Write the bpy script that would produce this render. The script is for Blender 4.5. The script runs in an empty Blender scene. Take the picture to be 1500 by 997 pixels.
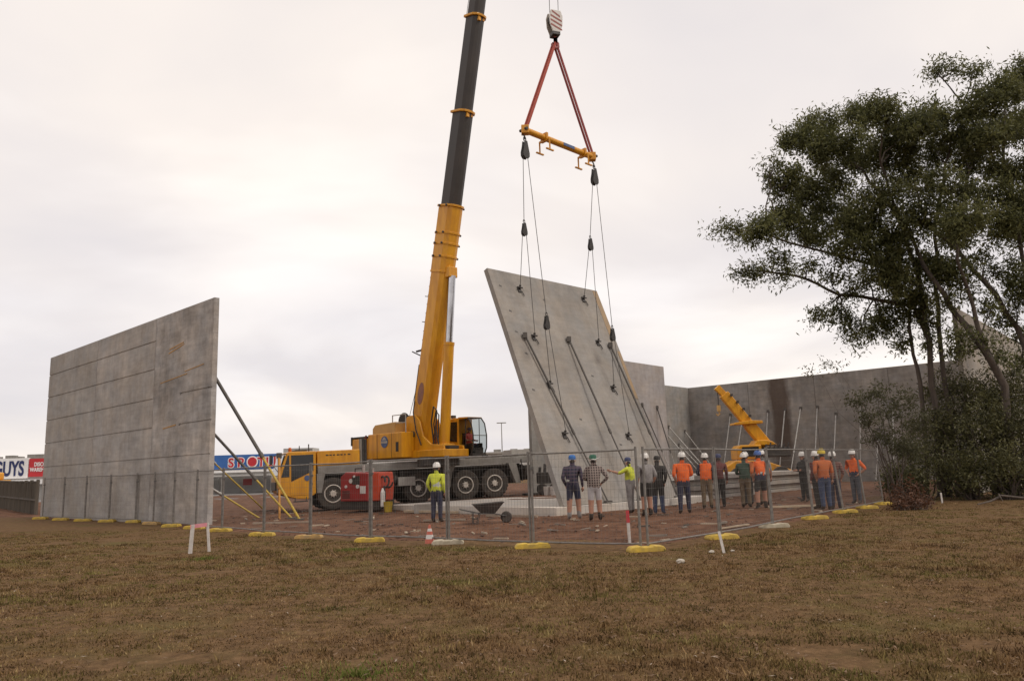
import bpy, math, random
import numpy as np
from mathutils import Matrix, Vector, noise as mnoise

R = math.radians
random.seed(11)
rng = np.random.default_rng(7)
scene = bpy.context.scene
col = scene.collection

# ------------------------------------------------------------------ camera
cam_d = bpy.data.cameras.new('camera')
cam = bpy.data.objects.new('camera', cam_d)
col.objects.link(cam)
cam_d.sensor_width = 36.0
cam_d.lens = 1140.0 / 1500.0 * 36.0
cam_d.clip_start = 0.1
cam_d.clip_end = 6000
PITCH = math.atan(191.5 / 1140.0 * math.cos(R(1.8)))
ROLL = R(1.8)
fw = Vector((0, math.cos(PITCH), math.sin(PITCH)))
r0 = Vector((1, 0, 0))
u0 = r0.cross(fw)
rt = math.cos(ROLL) * r0 - math.sin(ROLL) * u0
up = math.sin(ROLL) * r0 + math.cos(ROLL) * u0
cm = Matrix((rt, up, -fw)).transposed().to_4x4()
cm.translation = Vector((0, 0, 1.5))
cam.matrix_world = cm
scene.camera = cam

# ------------------------------------------------------------------ sky and sun
SUN_ELEV, SUN_AZ = R(52), R(118)          # azimuth clockwise from +Y: light from the right, a little behind the viewer
world = bpy.data.worlds.new('World')
scene.world = world
world.use_nodes = True
nt = world.node_tree
nt.nodes.clear()
N = nt.nodes.new
L = nt.links.new
o_ = N('ShaderNodeOutputWorld')
bg = N('ShaderNodeBackground')
sky = N('ShaderNodeTexSky')
sky.sky_type = 'NISHITA'
sky.sun_disc = False
sky.sun_elevation = SUN_ELEV
sky.sun_rotation = SUN_AZ
sky.air_density = 1.0
sky.dust_density = 2.0
sc_ = N('ShaderNodeVectorMath'); sc_.operation = 'SCALE'; sc_.inputs['Scale'].default_value = 0.09
L(sky.outputs[0], sc_.inputs[0])
# closed overcast: soft cloud layer seen in perspective, over the whole dome
tc = N('ShaderNodeTexCoord')
sep = N('ShaderNodeSeparateXYZ'); L(tc.outputs['Generated'], sep.inputs[0])
zz = N('ShaderNodeMath'); zz.operation = 'ABSOLUTE'; L(sep.outputs['Z'], zz.inputs[0])
za = N('ShaderNodeMath'); za.operation = 'ADD'; za.inputs[1].default_value = 0.22; L(zz.outputs[0], za.inputs[0])
dx = N('ShaderNodeMath'); dx.operation = 'DIVIDE'; L(sep.outputs['X'], dx.inputs[0]); L(za.outputs[0], dx.inputs[1])
dy = N('ShaderNodeMath'); dy.operation = 'DIVIDE'; L(sep.outputs['Y'], dy.inputs[0]); L(za.outputs[0], dy.inputs[1])
cmb = N('ShaderNodeCombineXYZ'); L(dx.outputs[0], cmb.inputs[0]); L(dy.outputs[0], cmb.inputs[1]); cmb.inputs[2].default_value = 3.7
n1 = N('ShaderNodeTexNoise'); n1.inputs['Scale'].default_value = 0.75; n1.inputs['Detail'].default_value = 5; n1.inputs['Roughness'].default_value = 0.5; n1.inputs['Distortion'].default_value = 0.4
L(cmb.outputs[0], n1.inputs['Vector'])
n2 = N('ShaderNodeTexNoise'); n2.inputs['Scale'].default_value = 0.9; n2.inputs['Detail'].default_value = 2
L(cmb.outputs[0], n2.inputs['Vector'])
cr = N('ShaderNodeValToRGB')
cr.color_ramp.elements[0].position = 0.36; cr.color_ramp.elements[0].color = (0.75, 0.715, 0.715, 1)
cr.color_ramp.elements[1].position = 0.64; cr.color_ramp.elements[1].color = (1.0, 0.95, 0.91, 1)
e = cr.color_ramp.elements.new(0.5); e.color = (0.84, 0.79, 0.765, 1)
L(n1.outputs['Fac'], cr.inputs['Fac'])
cr2 = N('ShaderNodeValToRGB')
cr2.color_ramp.elements[0].position = 0.35; cr2.color_ramp.elements[0].color = (0.90, 0.90, 0.935, 1)
cr2.color_ramp.elements[1].position = 0.65; cr2.color_ramp.elements[1].color = (1.08, 1.05, 1.01, 1)
L(n2.outputs['Fac'], cr2.inputs['Fac'])
mul = N('ShaderNodeMixRGB'); mul.blend_type = 'MULTIPLY'; mul.inputs[0].default_value = 1.0
L(cr.outputs[0], mul.inputs[1]); L(cr2.outputs[0], mul.inputs[2])
mx = N('ShaderNodeMixRGB'); mx.inputs[0].default_value = 0.93
L(sc_.outputs[0], mx.inputs[1]); L(mul.outputs[0], mx.inputs[2])
L(mx.outputs[0], bg.inputs['Color'])
bg.inputs['Strength'].default_value = 1.0
L(bg.outputs[0], o_.inputs['Surface'])

sun_d = bpy.data.lights.new('sun', 'SUN')
sun_d.energy = 1.2
sun_d.angle = R(16)
sun_d.color = (1.0, 0.93, 0.84)
sun = bpy.data.objects.new('sun', sun_d)
col.objects.link(sun)
sd = Vector((math.sin(SUN_AZ) * math.cos(SUN_ELEV), math.cos(SUN_AZ) * math.cos(SUN_ELEV), math.sin(SUN_ELEV)))
sun.rotation_euler = sd.to_track_quat('Z', 'Y').to_euler()
sun.location = (20, -10, 40)

scene.view_settings.view_transform = 'Standard'
scene.view_settings.look = 'None'
scene.view_settings.exposure = 0.2
scene.view_settings.gamma = 1.0
scene.view_settings.use_curve_mapping = False

# ------------------------------------------------------------------ helpers: materials
def new_mat(name):
    m = bpy.data.materials.new(name)
    m.use_nodes = True
    t = m.node_tree
    b = t.nodes['Principled BSDF']
    return m, t, b

def pm(name, c1, c2=None, scale=6.0, rough=0.6, metal=0.0, bump=0.0, bscale=60.0, coat=0.0, stretch=None, detail=4, spec=None):
    """procedural material: two tones mixed by noise, roughness variation and fine bump"""
    m, t, b = new_mat(name)
    if c2 is None:
        c2 = tuple(c * 0.72 for c in c1)
    tcn = t.nodes.new('ShaderNodeTexCoord')
    src = tcn.outputs['Object']
    if stretch:
        mp = t.nodes.new('ShaderNodeMapping'); mp.inputs['Scale'].default_value = stretch
        t.links.new(src, mp.inputs[0]); src = mp.outputs[0]
    n = t.nodes.new('ShaderNodeTexNoise'); n.inputs['Scale'].default_value = scale; n.inputs['Detail'].default_value = detail
    n.inputs['Roughness'].default_value = 0.6
    t.links.new(src, n.inputs['Vector'])
    r = t.nodes.new('ShaderNodeValToRGB')
    r.color_ramp.elements[0].position = 0.35; r.color_ramp.elements[1].position = 0.68
    r.color_ramp.elements[0].color = (*c1, 1); r.color_ramp.elements[1].color = (*c2, 1)
    t.links.new(n.outputs['Fac'], r.inputs['Fac'])
    t.links.new(r.outputs[0], b.inputs['Base Color'])
    mr = t.nodes.new('ShaderNodeMapRange'); mr.inputs['To Min'].default_value = max(0.03, rough - 0.1); mr.inputs['To Max'].default_value = min(1, rough + 0.12)
    t.links.new(n.outputs['Fac'], mr.inputs['Value']); t.links.new(mr.outputs[0], b.inputs['Roughness'])
    b.inputs['Metallic'].default_value = metal
    if spec is not None:
        b.inputs['Specular IOR Level'].default_value = spec
    if coat:
        b.inputs['Coat Weight'].default_value = coat
    if bump:
        n_b = t.nodes.new('ShaderNodeTexNoise'); n_b.inputs['Scale'].default_value = bscale; n_b.inputs['Detail'].default_value = 5
        t.links.new(tcn.outputs['Object'], n_b.inputs['Vector'])
        bp = t.nodes.new('ShaderNodeBump'); bp.inputs['Strength'].default_value = bump; bp.inputs['Distance'].default_value = 0.02
        t.links.new(n_b.outputs['Fac'], bp.inputs['Height']); t.links.new(bp.outputs[0], b.inputs['Normal'])
    return m

def concrete(name, base, mott=0.22, streak=0.25, seed=0.0, stain=None, warm=0.0):
    """cast concrete: cloudy mottling, vertical runs, pinholes; optional tall stain with its own shape"""
    m, t, b = new_mat(name)
    nn, ll = t.nodes.new, t.links.new
    tcn = nn('ShaderNodeTexCoord')
    mp = nn('ShaderNodeMapping'); mp.inputs['Location'].default_value = (seed, seed * 0.7, seed * 1.3)
    ll(tcn.outputs['Object'], mp.inputs[0])
    def nz(scale, det, st=None, ro=0.6):
        q = nn('ShaderNodeTexNoise'); q.inputs['Scale'].default_value = scale; q.inputs['Detail'].default_value = det; q.inputs['Roughness'].default_value = ro
        if st:
            mm = nn('ShaderNodeMapping'); mm.inputs['Scale'].default_value = st
            ll(mp.outputs[0], mm.inputs[0]); ll(mm.outputs[0], q.inputs['Vector'])
        else:
            ll(mp.outputs[0], q.inputs['Vector'])
        return q.outputs['Fac']
    def rng_(fac, lo, hi, a=0.3, z=0.7):
        q = nn('ShaderNodeMapRange'); q.inputs['From Min'].default_value = a; q.inputs['From Max'].default_value = z
        q.inputs['To Min'].default_value = lo; q.inputs['To Max'].default_value = hi
        ll(fac, q.inputs['Value']); return q.outputs[0]
    def mulv(a, c):
        q = nn('ShaderNodeMath'); q.operation = 'MULTIPLY'; ll(a, q.inputs[0]); ll(c, q.inputs[1]); return q.outputs[0]
    cloud = rng_(nz(0.55, 6), 1 - mott, 1 + mott)
    med = rng_(nz(3.2, 5), 1 - mott * 0.5, 1 + mott * 0.5)
    run = rng_(nz(1.4, 5, (2.2, 2.2, 0.10)), 1 - streak, 1 + streak)
    fine = rng_(nz(38, 3), 0.93, 1.07)
    form = rng_(nz(2.4, 6, (0.35, 0.35, 2.4), 0.7), 1 - mott * 0.55, 1 + mott * 0.55)
    val = mulv(mulv(mulv(cloud, med), form), mulv(run, fine))
    vm = nn('ShaderNodeVectorMath'); vm.operation = 'SCALE'
    hue = nn('ShaderNodeMixRGB'); hue.inputs[1].default_value = (*base, 1)
    hue.inputs[2].default_value = (base[0] * 1.05 + warm, base[1] * 0.985, base[2] * 0.91, 1)
    ll(rng_(nz(0.9, 3), 0, 1, 0.35, 0.65), hue.inputs[0])
    ll(hue.outputs[0], vm.inputs[0]); ll(val, vm.inputs['Scale'])
    outc = vm.outputs[0]
    if stain:
        s0, s1, scol = stain
        sp = nn('ShaderNodeSeparateXYZ'); ll(tcn.outputs['Object'], sp.inputs[0])
        wob = rng_(nz(1.1, 6, (1.4, 1.4, 0.5)), -0.22, 0.22)
        ad = nn('ShaderNodeMath'); ad.operation = 'ADD'; ll(sp.outputs['X'], ad.inputs[0]); ll(wob, ad.inputs[1])
        dd = nn('ShaderNodeMath'); dd.operation = 'SUBTRACT'; ll(ad.outputs[0], dd.inputs[0]); dd.inputs[1].default_value = (s0 + s1) / 2
        ab = nn('ShaderNodeMath'); ab.operation = 'ABSOLUTE'; ll(dd.outputs[0], ab.inputs[0])
        k = nn('ShaderNodeMapRange'); k.inputs['From Min'].default_value = (s1 - s0) / 2 + 0.25; k.inputs['From Max'].default_value = (s1 - s0) / 2 - 0.25
        k.inputs['To Max'].default_value = 0.8
        ll(ab.outputs[0], k.inputs['Value'])
        mxs = nn('ShaderNodeMixRGB'); ll(k.outputs[0], mxs.inputs[0]); ll(outc, mxs.inputs[1]); mxs.inputs[2].default_value = (*scol, 1)
        outc = mxs.outputs[0]
    ll(outc, b.inputs['Base Color'])
    b.inputs['Roughness'].default_value = 0.88
    b.inputs['Specular IOR Level'].default_value = 0.25
    vo = nn('ShaderNodeTexVoronoi'); vo.inputs['Scale'].default_value = 22; ll(mp.outputs[0], vo.inputs['Vector'])
    pin = rng_(vo.outputs['Distance'], -0.6, 0, 0.02, 0.12)
    sm = nn('ShaderNodeMath'); sm.operation = 'ADD'; ll(pin, sm.inputs[0]); ll(nz(14, 6), sm.inputs[1])
    bp = nn('ShaderNodeBump'); bp.inputs['Strength'].default_value = 0.25; bp.inputs['Distance'].default_value = 0.02
    ll(sm.outputs[0], bp.inputs['Height']); ll(bp.outputs[0], b.inputs['Normal'])
    return m

MAT = {}
def M_(key, *a, **k):
    if key not in MAT:
        MAT[key] = pm(key, *a, **k)
    return MAT[key]

# ------------------------------------------------------------------ helpers: meshes
WL = {}          # world location of every object that parents something
def put(name, me, parent, origin, mats, smooth=False, bevel=0.0):
    o = bpy.data.objects.new(name, me)
    for mt in (mats if isinstance(mats, (list, tuple)) else [mats]):
        me.materials.append(mt)
    if parent is not None:
        o.parent = parent
        o.location = Vector(origin) - WL[parent]
    else:
        o.location = origin
    WL[o] = Vector(origin)
    if smooth:
        me.polygons.foreach_set('use_smooth', [True] * len(me.polygons))
    if bevel:
        bv = o.modifiers.new('bevel', 'BEVEL'); bv.width = bevel; bv.segments = 2; bv.limit_method = 'ANGLE'; bv.angle_limit = R(40)
    col.objects.link(o)
    return o

class MB:
    def __init__(self, M=None):
        self.v = []; self.f = []; self.mi = []; self.M = M; self.m = 0
    def add(self, vs, fs):
        b = len(self.v)
        if self.M is not None:
            vs = [self.M @ Vector(p) for p in vs]
        self.v += [tuple(p) for p in vs]
        self.f += [tuple(i + b for i in q) for q in fs]
        self.mi += [self.m] * len(fs)
        return self
    def box(self, lo, hi):
        x0, y0, z0 = lo; x1, y1, z1 = hi
        return self.add([(x0, y0, z0), (x1, y0, z0), (x1, y1, z0), (x0, y1, z0), (x0, y0, z1), (x1, y0, z1), (x1, y1, z1), (x0, y1, z1)],
                        [(0, 3, 2, 1), (4, 5, 6, 7), (0, 1, 5, 4), (1, 2, 6, 5), (2, 3, 7, 6), (3, 0, 4, 7)])
    def cbox(self, c, s):
        return self.box([c[i] - s[i] / 2 for i in range(3)], [c[i] + s[i] / 2 for i in range(3)])
    def prism(self, poly, y0, y1):
        """polygon in x,z (counter clockwise seen from -y) extruded along y"""
        n = len(poly)
        vs = [(p[0], y0, p[1]) for p in poly] + [(p[0], y1, p[1]) for p in poly]
        fs = [tuple(range(n)), tuple(range(2 * n - 1, n - 1, -1))]
        for i in range(n):
            j = (i + 1) % n
            fs.append((j, i, n + i, n + j))
        return self.add(vs, fs)
    def zprism(self, poly, z0, z1):
        n = len(poly)
        vs = [(p[0], p[1], z0) for p in poly] + [(p[0], p[1], z1) for p in poly]
        fs = [tuple(range(n - 1, -1, -1)), tuple(range(n, 2 * n))]
        for i in range(n):
            j = (i + 1) % n
            fs.append((i, j, n + j, n + i))
        return self.add(vs, fs)
    def path(self, pts, rads, n=8, cap=True):
        pts = [Vector(p) for p in pts]
        if not isinstance(rads, (list, tuple)):
            rads = [rads] * len(pts)
        vs = []; prev = None
        for i, p in enumerate(pts):
            d = (pts[min(i + 1, len(pts) - 1)] - pts[max(i - 1, 0)])
            d = d.normalized() if d.length > 1e-9 else Vector((0, 0, 1))
            if prev is None:
                a = Vector((0, 0, 1)) if abs(d.z) < 0.9 else Vector((1, 0, 0))
                s = d.cross(a).normalized()
            else:
                s = prev - d * prev.dot(d); s = s.normalized() if s.length > 1e-6 else d.orthogonal().normalized()
            prev = s
            t = d.cross(s)
            for k in range(n):
                an = 2 * math.pi * k / n
                vs.append(p + (s * math.cos(an) + t * math.sin(an)) * rads[i])
        fs = []
        for i in range(len(pts) - 1):
            for k in range(n):
                a = i * n + k; b2 = i * n + (k + 1) % n
                fs.append((a, b2, b2 + n, a + n))
        if cap:
            fs.append(tuple(range(n - 1, -1, -1))); fs.append(tuple(range((len(pts) - 1) * n, len(pts) * n)))
        return self.add(vs, fs)
    def tube(self, a, b, r, r2=None, n=8):
        return self.path([a, b], [r, r if r2 is None else r2], n)
    def beam(self, a, b, w, h, side=None):
        """rectangular bar from a to b; w along side, h across"""
        a, b = Vector(a), Vector(b); d = (b - a).normalized()
        s = Vector(side) if side is not None else (d.cross(Vector((0, 0, 1))) if abs(d.z) < 0.95 else Vector((1, 0, 0)))
        s = (s - d * s.dot(d)).normalized(); t = d.cross(s)
        vs = []
        for p in (a, b):
            for (i, j) in ((-1, -1), (1, -1), (1, 1), (-1, 1)):
                vs.append(p + s * (w / 2 * i) + t * (h / 2 * j))
        return self.add(vs, [(3, 2, 1, 0), (4, 5, 6, 7), (0, 1, 5, 4), (1, 2, 6, 5), (2, 3, 7, 6), (3, 0, 4, 7)])
    def lathe(self, prof, axis_o=(0, 0, 0), axis='z', n=16):
        """profile of (radius, height)"""
        vs = []
        for (r, h) in prof:
            for k in range(n):
                an = 2 * math.pi * k / n
                c, s = r * math.cos(an), r * math.sin(an)
                if axis == 'z': p = (c, s, h)
                elif axis == 'y': p = (c, h, -s)
                else: p = (h, c, s)
                vs.append((p[0] + axis_o[0], p[1] + axis_o[1], p[2] + axis_o[2]))
        fs = []
        for i in range(len(prof) - 1):
            for k in range(n):
                a = i * n + k; b2 = i * n + (k + 1) % n
                fs.append((a, b2, b2 + n, a + n))
        fs.append(tuple(range(n - 1, -1, -1))); fs.append(tuple(range((len(prof) - 1) * n, len(prof) * n)))
        return self.add(vs, fs)
    def ball(self, c, r, n=10, m=7):
        rx, ry, rz = (r, r, r) if not isinstance(r, (tuple, list)) else r
        vs = [(c[0], c[1], c[2] - rz)]
        for i in range(1, m):
            a = math.pi * i / m - math.pi / 2
            for k in range(n):
                b2 = 2 * math.pi * k / n
                vs.append((c[0] + rx * math.cos(a) * math.cos(b2), c[1] + ry * math.cos(a) * math.sin(b2), c[2] + rz * math.sin(a)))
        vs.append((c[0], c[1], c[2] + rz))
        fs = []
        for k in range(n):
            fs.append((0, 1 + (k + 1) % n, 1 + k))
        for i in range(m - 2):
            for k in range(n):
                a = 1 + i * n + k; b2 = 1 + i * n + (k + 1) % n
                fs.append((a, b2, b2 + n, a + n))
        top = len(vs) - 1; s = 1 + (m - 2) * n
        for k in range(n):
            fs.append((s + k, s + (k + 1) % n, top))
        return self.add(vs, fs)
    def build(self, name, mats, parent=None, origin=None, smooth=False, bevel=0.0):
        if origin is None:
            a = np.array(self.v); origin = (a.min(0) + a.max(0)) / 2
            if parent is None:
                origin[2] = a[:, 2].min()
        origin = Vector(origin)
        me = bpy.data.meshes.new(name)
        me.from_pydata([(p[0] - origin.x, p[1] - origin.y, p[2] - origin.z) for p in self.v], [], self.f)
        if any(self.mi):
            me.polygons.foreach_set('material_index', self.mi)
        me.update()
        if smooth:
            me.shade_smooth() if hasattr(me, 'shade_smooth') else None
        return put(name, me, parent, origin, mats, False, bevel)

def smooth_by_angle(o, ang=40):
    me = o.data
    me.polygons.foreach_set('use_smooth', [True] * len(me.polygons))
    try:
        me.set_sharp_from_angle(angle=R(ang))
    except Exception:
        pass
    return o

def tag(o, label=None, cat=None, group=None, kind=None):
    if label: o['label'] = label
    if cat: o['category'] = cat
    if group: o['group'] = group
    if kind: o['kind'] = kind
    return o

def thing(name, loc, label, cat, group=None):
    o = bpy.data.objects.new(name, None)
    o.empty_display_size = 0.3
    o.location = loc
    col.objects.link(o)
    WL[o] = Vector(loc)
    return tag(o, label, cat, group)

def sheet(name, verts, faces, mat, origin=(0, 0, 0)):
    me = bpy.data.meshes.new(name)
    me.from_pydata(verts, [], faces); me.update()
    o = put(name, me, None, origin, mat)
    return o

def text_mesh(name, s, size, M, mat, parent, bold=0.0, extrude=0.02, align='LEFT'):
    cu = bpy.data.curves.new(name, 'FONT'); cu.body = s; cu.size = size; cu.extrude = extrude; cu.offset = bold; cu.align_x = align
    cu.resolution_u = 4
    tmp = bpy.data.objects.new(name, cu); col.objects.link(tmp)
    bpy.context.view_layer.update()
    dg = bpy.context.evaluated_depsgraph_get()
    me = bpy.data.meshes.new_from_object(tmp.evaluated_get(dg))
    bpy.data.objects.remove(tmp); 
    me.transform(M)
    a = np.array([v.co[:] for v in me.vertices])
    c = Vector((a.min(0) + a.max(0)) / 2)
    me.transform(Matrix.Translation(-c))
    me.materials.clear()
    return put(name, me, parent, c, mat)

# smooth pseudo-random height field
_w = [(rng.normal(size=2), rng.uniform(0, 6.28)) for _ in range(24)]
def wob(x, y, scale=1.0):
    s = 0
    for i, (k, p) in enumerate(_w[:10]):
        s = s + np.sin((k[0] * x + k[1] * y) * scale * (1 + 0.25 * i) + p) / (1 + 0.35 * i)
    return s / 3.0
# ================================================================== ground
FXL = [-60, -21.9, -14.78, -8.84, -6.75, -5.23, -3.41, -1.5, 0.27, 2.25, 4.21, 6.03, 7.86, 9.53, 10.97, 12.6, 14.0, 60]
FYL = [68.0, 36.6, 30.76, 23.82, 21.29, 20.29, 18.48, 17.15, 15.69, 14.5, 16.64, 18.91, 21.22, 23.31, 25.1, 27.2, 31.5, 70]
def yfence(x): return np.interp(x, FXL, FYL)
def sstep(t): t = np.clip(t, 0, 1); return t * t * (3 - 2 * t)
def ground_h(x, y):
    fade = 1 - sstep((np.hypot(x, y) - 40) / 25)
    return (0.022 * wob(x, y, 0.45) + 0.010 * wob(x, y, 1.9)) * fade
def site_h(x, y):
    d = (y - yfence(x)) * 0.7 + 0.32 * wob(x, y, 1.25) - 0.28
    ramp = 0.27 * sstep((x + 9.5) / 10) * sstep((y - 29.5) / 4) * sstep((9 - x) / 4)
    e_ = y - yfence(x) + 0.25 * wob(x, y, 0.35)
    trk = sum(np.exp(-((e_ - q_) / 0.20) ** 2) - 0.6 * np.exp(-((e_ - q_ - 0.36) / 0.15) ** 2) for q_ in (1.7, 3.5, 4.9))
    ruts = -0.055 * trk + 0.05 * wob(x * 1.0, y * 1.0, 1.3) + 0.022 * wob(x, y, 4.1)
    return np.clip(d * 0.07, -0.12, 0.045) + (ruts * np.clip(d, 0, 1)) * 0.7 + ramp

def ground_material():
    m, t, b = new_mat('dry_mown_turf')
    nn, ll = t.nodes.new, t.links.new
    tcn = nn('ShaderNodeTexCoord')
    def nz(scale, det=5, ro=0.6):
        q = nn('ShaderNodeTexNoise'); q.inputs['Scale'].default_value = scale; q.inputs['Detail'].default_value = det; q.inputs['Roughness'].default_value = ro
        ll(tcn.outputs['Object'], q.inputs['Vector']); return q.outputs['Fac']
    r1 = nn('ShaderNodeValToRGB'); el = r1.color_ramp.elements
    el[0].position = 0.3; el[0].color = (0.072, 0.041, 0.020, 1)
    el[1].position = 0.72; el[1].color = (0.250, 0.150, 0.076, 1)
    q = el.new(0.5); q.color = (0.140, 0.083, 0.040, 1)
    ll(nz(5.5, 8, 0.75), r1.inputs[0])
    r2 = nn('ShaderNodeValToRGB'); el = r2.color_ramp.elements
    el[0].position = 0.52; el[0].color = (0, 0, 0, 1); el[1].position = 0.72; el[1].color = (0.75, 0.75, 0.75, 1)
    ll(nz(0.42, 6, 0.7), r2.inputs[0])
    mx1 = nn('ShaderNodeMixRGB'); ll(r2.outputs[0], mx1.inputs[0]); ll(r1.outputs[0], mx1.inputs[1]); mx1.inputs[2].default_value = (0.105, 0.092, 0.028, 1)
    ll(mx1.outputs[0], b.inputs['Base Color'])
    b.inputs['Roughness'].default_value = 0.95; b.inputs['Specular IOR Level'].default_value = 0.1
    bp = nn('ShaderNodeBump'); bp.inputs['Strength'].default_value = 0.8; bp.inputs['Distance'].default_value = 0.03
    ll(nz(30, 6, 0.7), bp.inputs['Height']); ll(bp.outputs[0], b.inputs['Normal'])
    return m

def grid_axis(lo, hi, step, far):
    a = list(np.arange(lo, hi + 1e-6, step))
    s = step; p = hi
    while p < far: s *= 1.35; p += s; a.append(p)
    s = step; p = lo; pre = []
    while p > -far: s *= 1.35; p -= s; pre.append(p)
    return np.array(pre[::-1] + a)
gx = grid_axis(-32, 32, 0.4, 2500); gy = grid_axis(0, 48, 0.4, 2500)
X, Y = np.meshgrid(gx, gy)
Z = ground_h(X, Y)
nx, ny = len(gx), len(gy)
gv = np.stack([X.ravel(), Y.ravel(), Z.ravel()], 1)
gi = np.arange(nx * ny).reshape(ny, nx)
gf = np.stack([gi[:-1, :-1].ravel(), gi[:-1, 1:].ravel(), gi[1:, 1:].ravel(), gi[1:, :-1].ravel()], 1)
ground = sheet('ground', gv.tolist(), gf.tolist(), ground_material())
smooth_by_angle(ground, 180)
tag(ground, 'mown dry brown and green grass verge in front of the site', kind='structure')

def dirt_material():
    m, t, b = new_mat('red_brown_dirt')
    nn, ll = t.nodes.new, t.links.new
    tcn = nn('ShaderNodeTexCoord')
    def nz(scale, det=5, ro=0.6):
        q = nn('ShaderNodeTexNoise'); q.inputs['Scale'].default_value = scale; q.inputs['Detail'].default_value = det; q.inputs['Roughness'].default_value = ro
        ll(tcn.outputs['Object'], q.inputs['Vector']); return q.outputs['Fac']
    r1 = nn('ShaderNodeValToRGB'); el = r1.color_ramp.elements
    el[0].position = 0.3; el[0].color = (0.070, 0.033, 0.019, 1)
    el[1].position = 0.75; el[1].color = (0.280, 0.150, 0.092, 1)
    q = el.new(0.52); q.color = (0.160, 0.080, 0.047, 1)
    ll(nz(1.3, 9, 0.72), r1.inputs[0])
    mxx = nn('ShaderNodeMixRGB'); mxx.blend_type = 'MULTIPLY'; mxx.inputs[0].default_value = 0.6
    r3 = nn('ShaderNodeValToRGB'); r3.color_ramp.elements[0].position = 0.35; r3.color_ramp.elements[0].color = (0.5, 0.48, 0.46, 1); r3.color_ramp.elements[1].position = 0.6; r3.color_ramp.elements[1].color = (1, 1, 1, 1)
    ll(nz(7, 6, 0.7), r3.inputs[0]); ll(r1.outputs[0], mxx.inputs[1]); ll(r3.outputs[0], mxx.inputs[2])
    ll(mxx.outputs[0], b.inputs['Base Color'])
    b.inputs['Roughness'].default_value = 0.93; b.inputs['Specular IOR Level'].default_value = 0.15
    bp = nn('ShaderNodeBump'); bp.inputs['Strength'].default_value = 0.9; bp.inputs['Distance'].default_value = 0.05
    ll(nz(9, 8, 0.7), bp.inputs['Height']); ll(bp.outputs[0], b.inputs['Normal'])
    return m
sx = np.arange(-44, 40.01, 0.28); sy = np.arange(13, 78, 0.28)
X, Y = np.meshgrid(sx, sy); Z = site_h(X, Y)
Dm = (Y - yfence(X)) * 0.7
nx, ny = len(sx), len(sy)
dv = np.stack([X.ravel(), Y.ravel(), Z.ravel()], 1)
gi = np.arange(nx * ny).reshape(ny, nx)
keep = (Dm[:-1, :-1] > -1.6).ravel()
df = np.stack([gi[:-1, :-1].ravel(), gi[:-1, 1:].ravel(), gi[1:, 1:].ravel(), gi[1:, :-1].ravel()], 1)[keep]
used = np.unique(df); remap = -np.ones(nx * ny, int); remap[used] = np.arange(len(used))
dirt = sheet('site_dirt', dv[used].tolist(), remap[df].tolist(), dirt_material())
smooth_by_angle(dirt, 180)
tag(dirt, 'rutted red brown dirt inside the fenced building site', kind='structure')

# clods and rubble on the dirt
def scatter_rocks(name, n, xr, off, smin, smax, mat, label, hfun):
    vs = []; fs = []
    base = [(1, 0, 0), (-1, 0, 0), (0, 1, 0), (0, -1, 0), (0, 0, 1), (0, 0, -1)]
    tri = [(0, 2, 4), (2, 1, 4), (1, 3, 4), (3, 0, 4), (2, 0, 5), (1, 2, 5), (3, 1, 5), (0, 3, 5)]
    for _ in range(n):
        x = random.uniform(*xr); y = float(yfence(x)) + off[0] + (off[1] - off[0]) * random.random() ** 1.5
        s = smin + (smax - smin) * random.random() ** 3
        zz_ = float(hfun(np.array(x), np.array(y)))
        b = len(vs); a = random.uniform(0, 6.28)
        for p in base:
            k = s * random.uniform(0.6, 1.2)
            px, py, pz = p[0] * k, p[1] * k, p[2] * k * 0.6
            vs.append((x + px * math.cos(a) - py * math.sin(a), y + px * math.sin(a) + py * math.cos(a), zz_ + pz + s * 0.15))
        fs += [(i + b, j + b, k2 + b) for i, j, k2 in tri]
    o = sheet(name, vs, fs, mat)
    return tag(o, label, kind='stuff')
scatter_rocks('dirt_clods', 2600, (-12, 12.5), (0.4, 12), 0.012, 0.07, pm('clod', (0.15, 0.078, 0.05), (0.075, 0.04, 0.027), 8, 0.95, bump=0.5), 'loose clods of red brown dirt inside the fence', site_h)

def site_debris():
    mbd = MB()
    for _ in range(150):
        x = random.uniform(-12, 12); y = float(yfence(x)) + 0.8 + 11 * random.random()
        z0 = float(site_h(np.array(x), np.array(y))); a = random.uniform(0, 6.28); l_ = random.uniform(.08, .45); w_ = random.uniform(.02, .07); h = random.uniform(.01, .05)
        p = Vector((x, y, z0 + h * .6)); d = Vector((math.cos(a), math.sin(a), random.uniform(-.05, .08)))
        mbd.m = random.choice((0, 0, 1, 1, 2))
        mbd.beam(p - d * l_ / 2, p + d * l_ / 2, w_, h)
    o = mbd.build('site_debris', [pm('offcut_grey', (.26, .22, .18), (.18, .15, .12), 4, .9), pm('offcut_pale', (.46, .38, .28), (.36, .28, .2), 4, .85), pm('offcut_dark', (.06, .05, .042), (.1, .08, .06), 4, .9)])
    tag(o, 'scattered timber and concrete scraps on the site dirt', kind='stuff')
site_debris()
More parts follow.
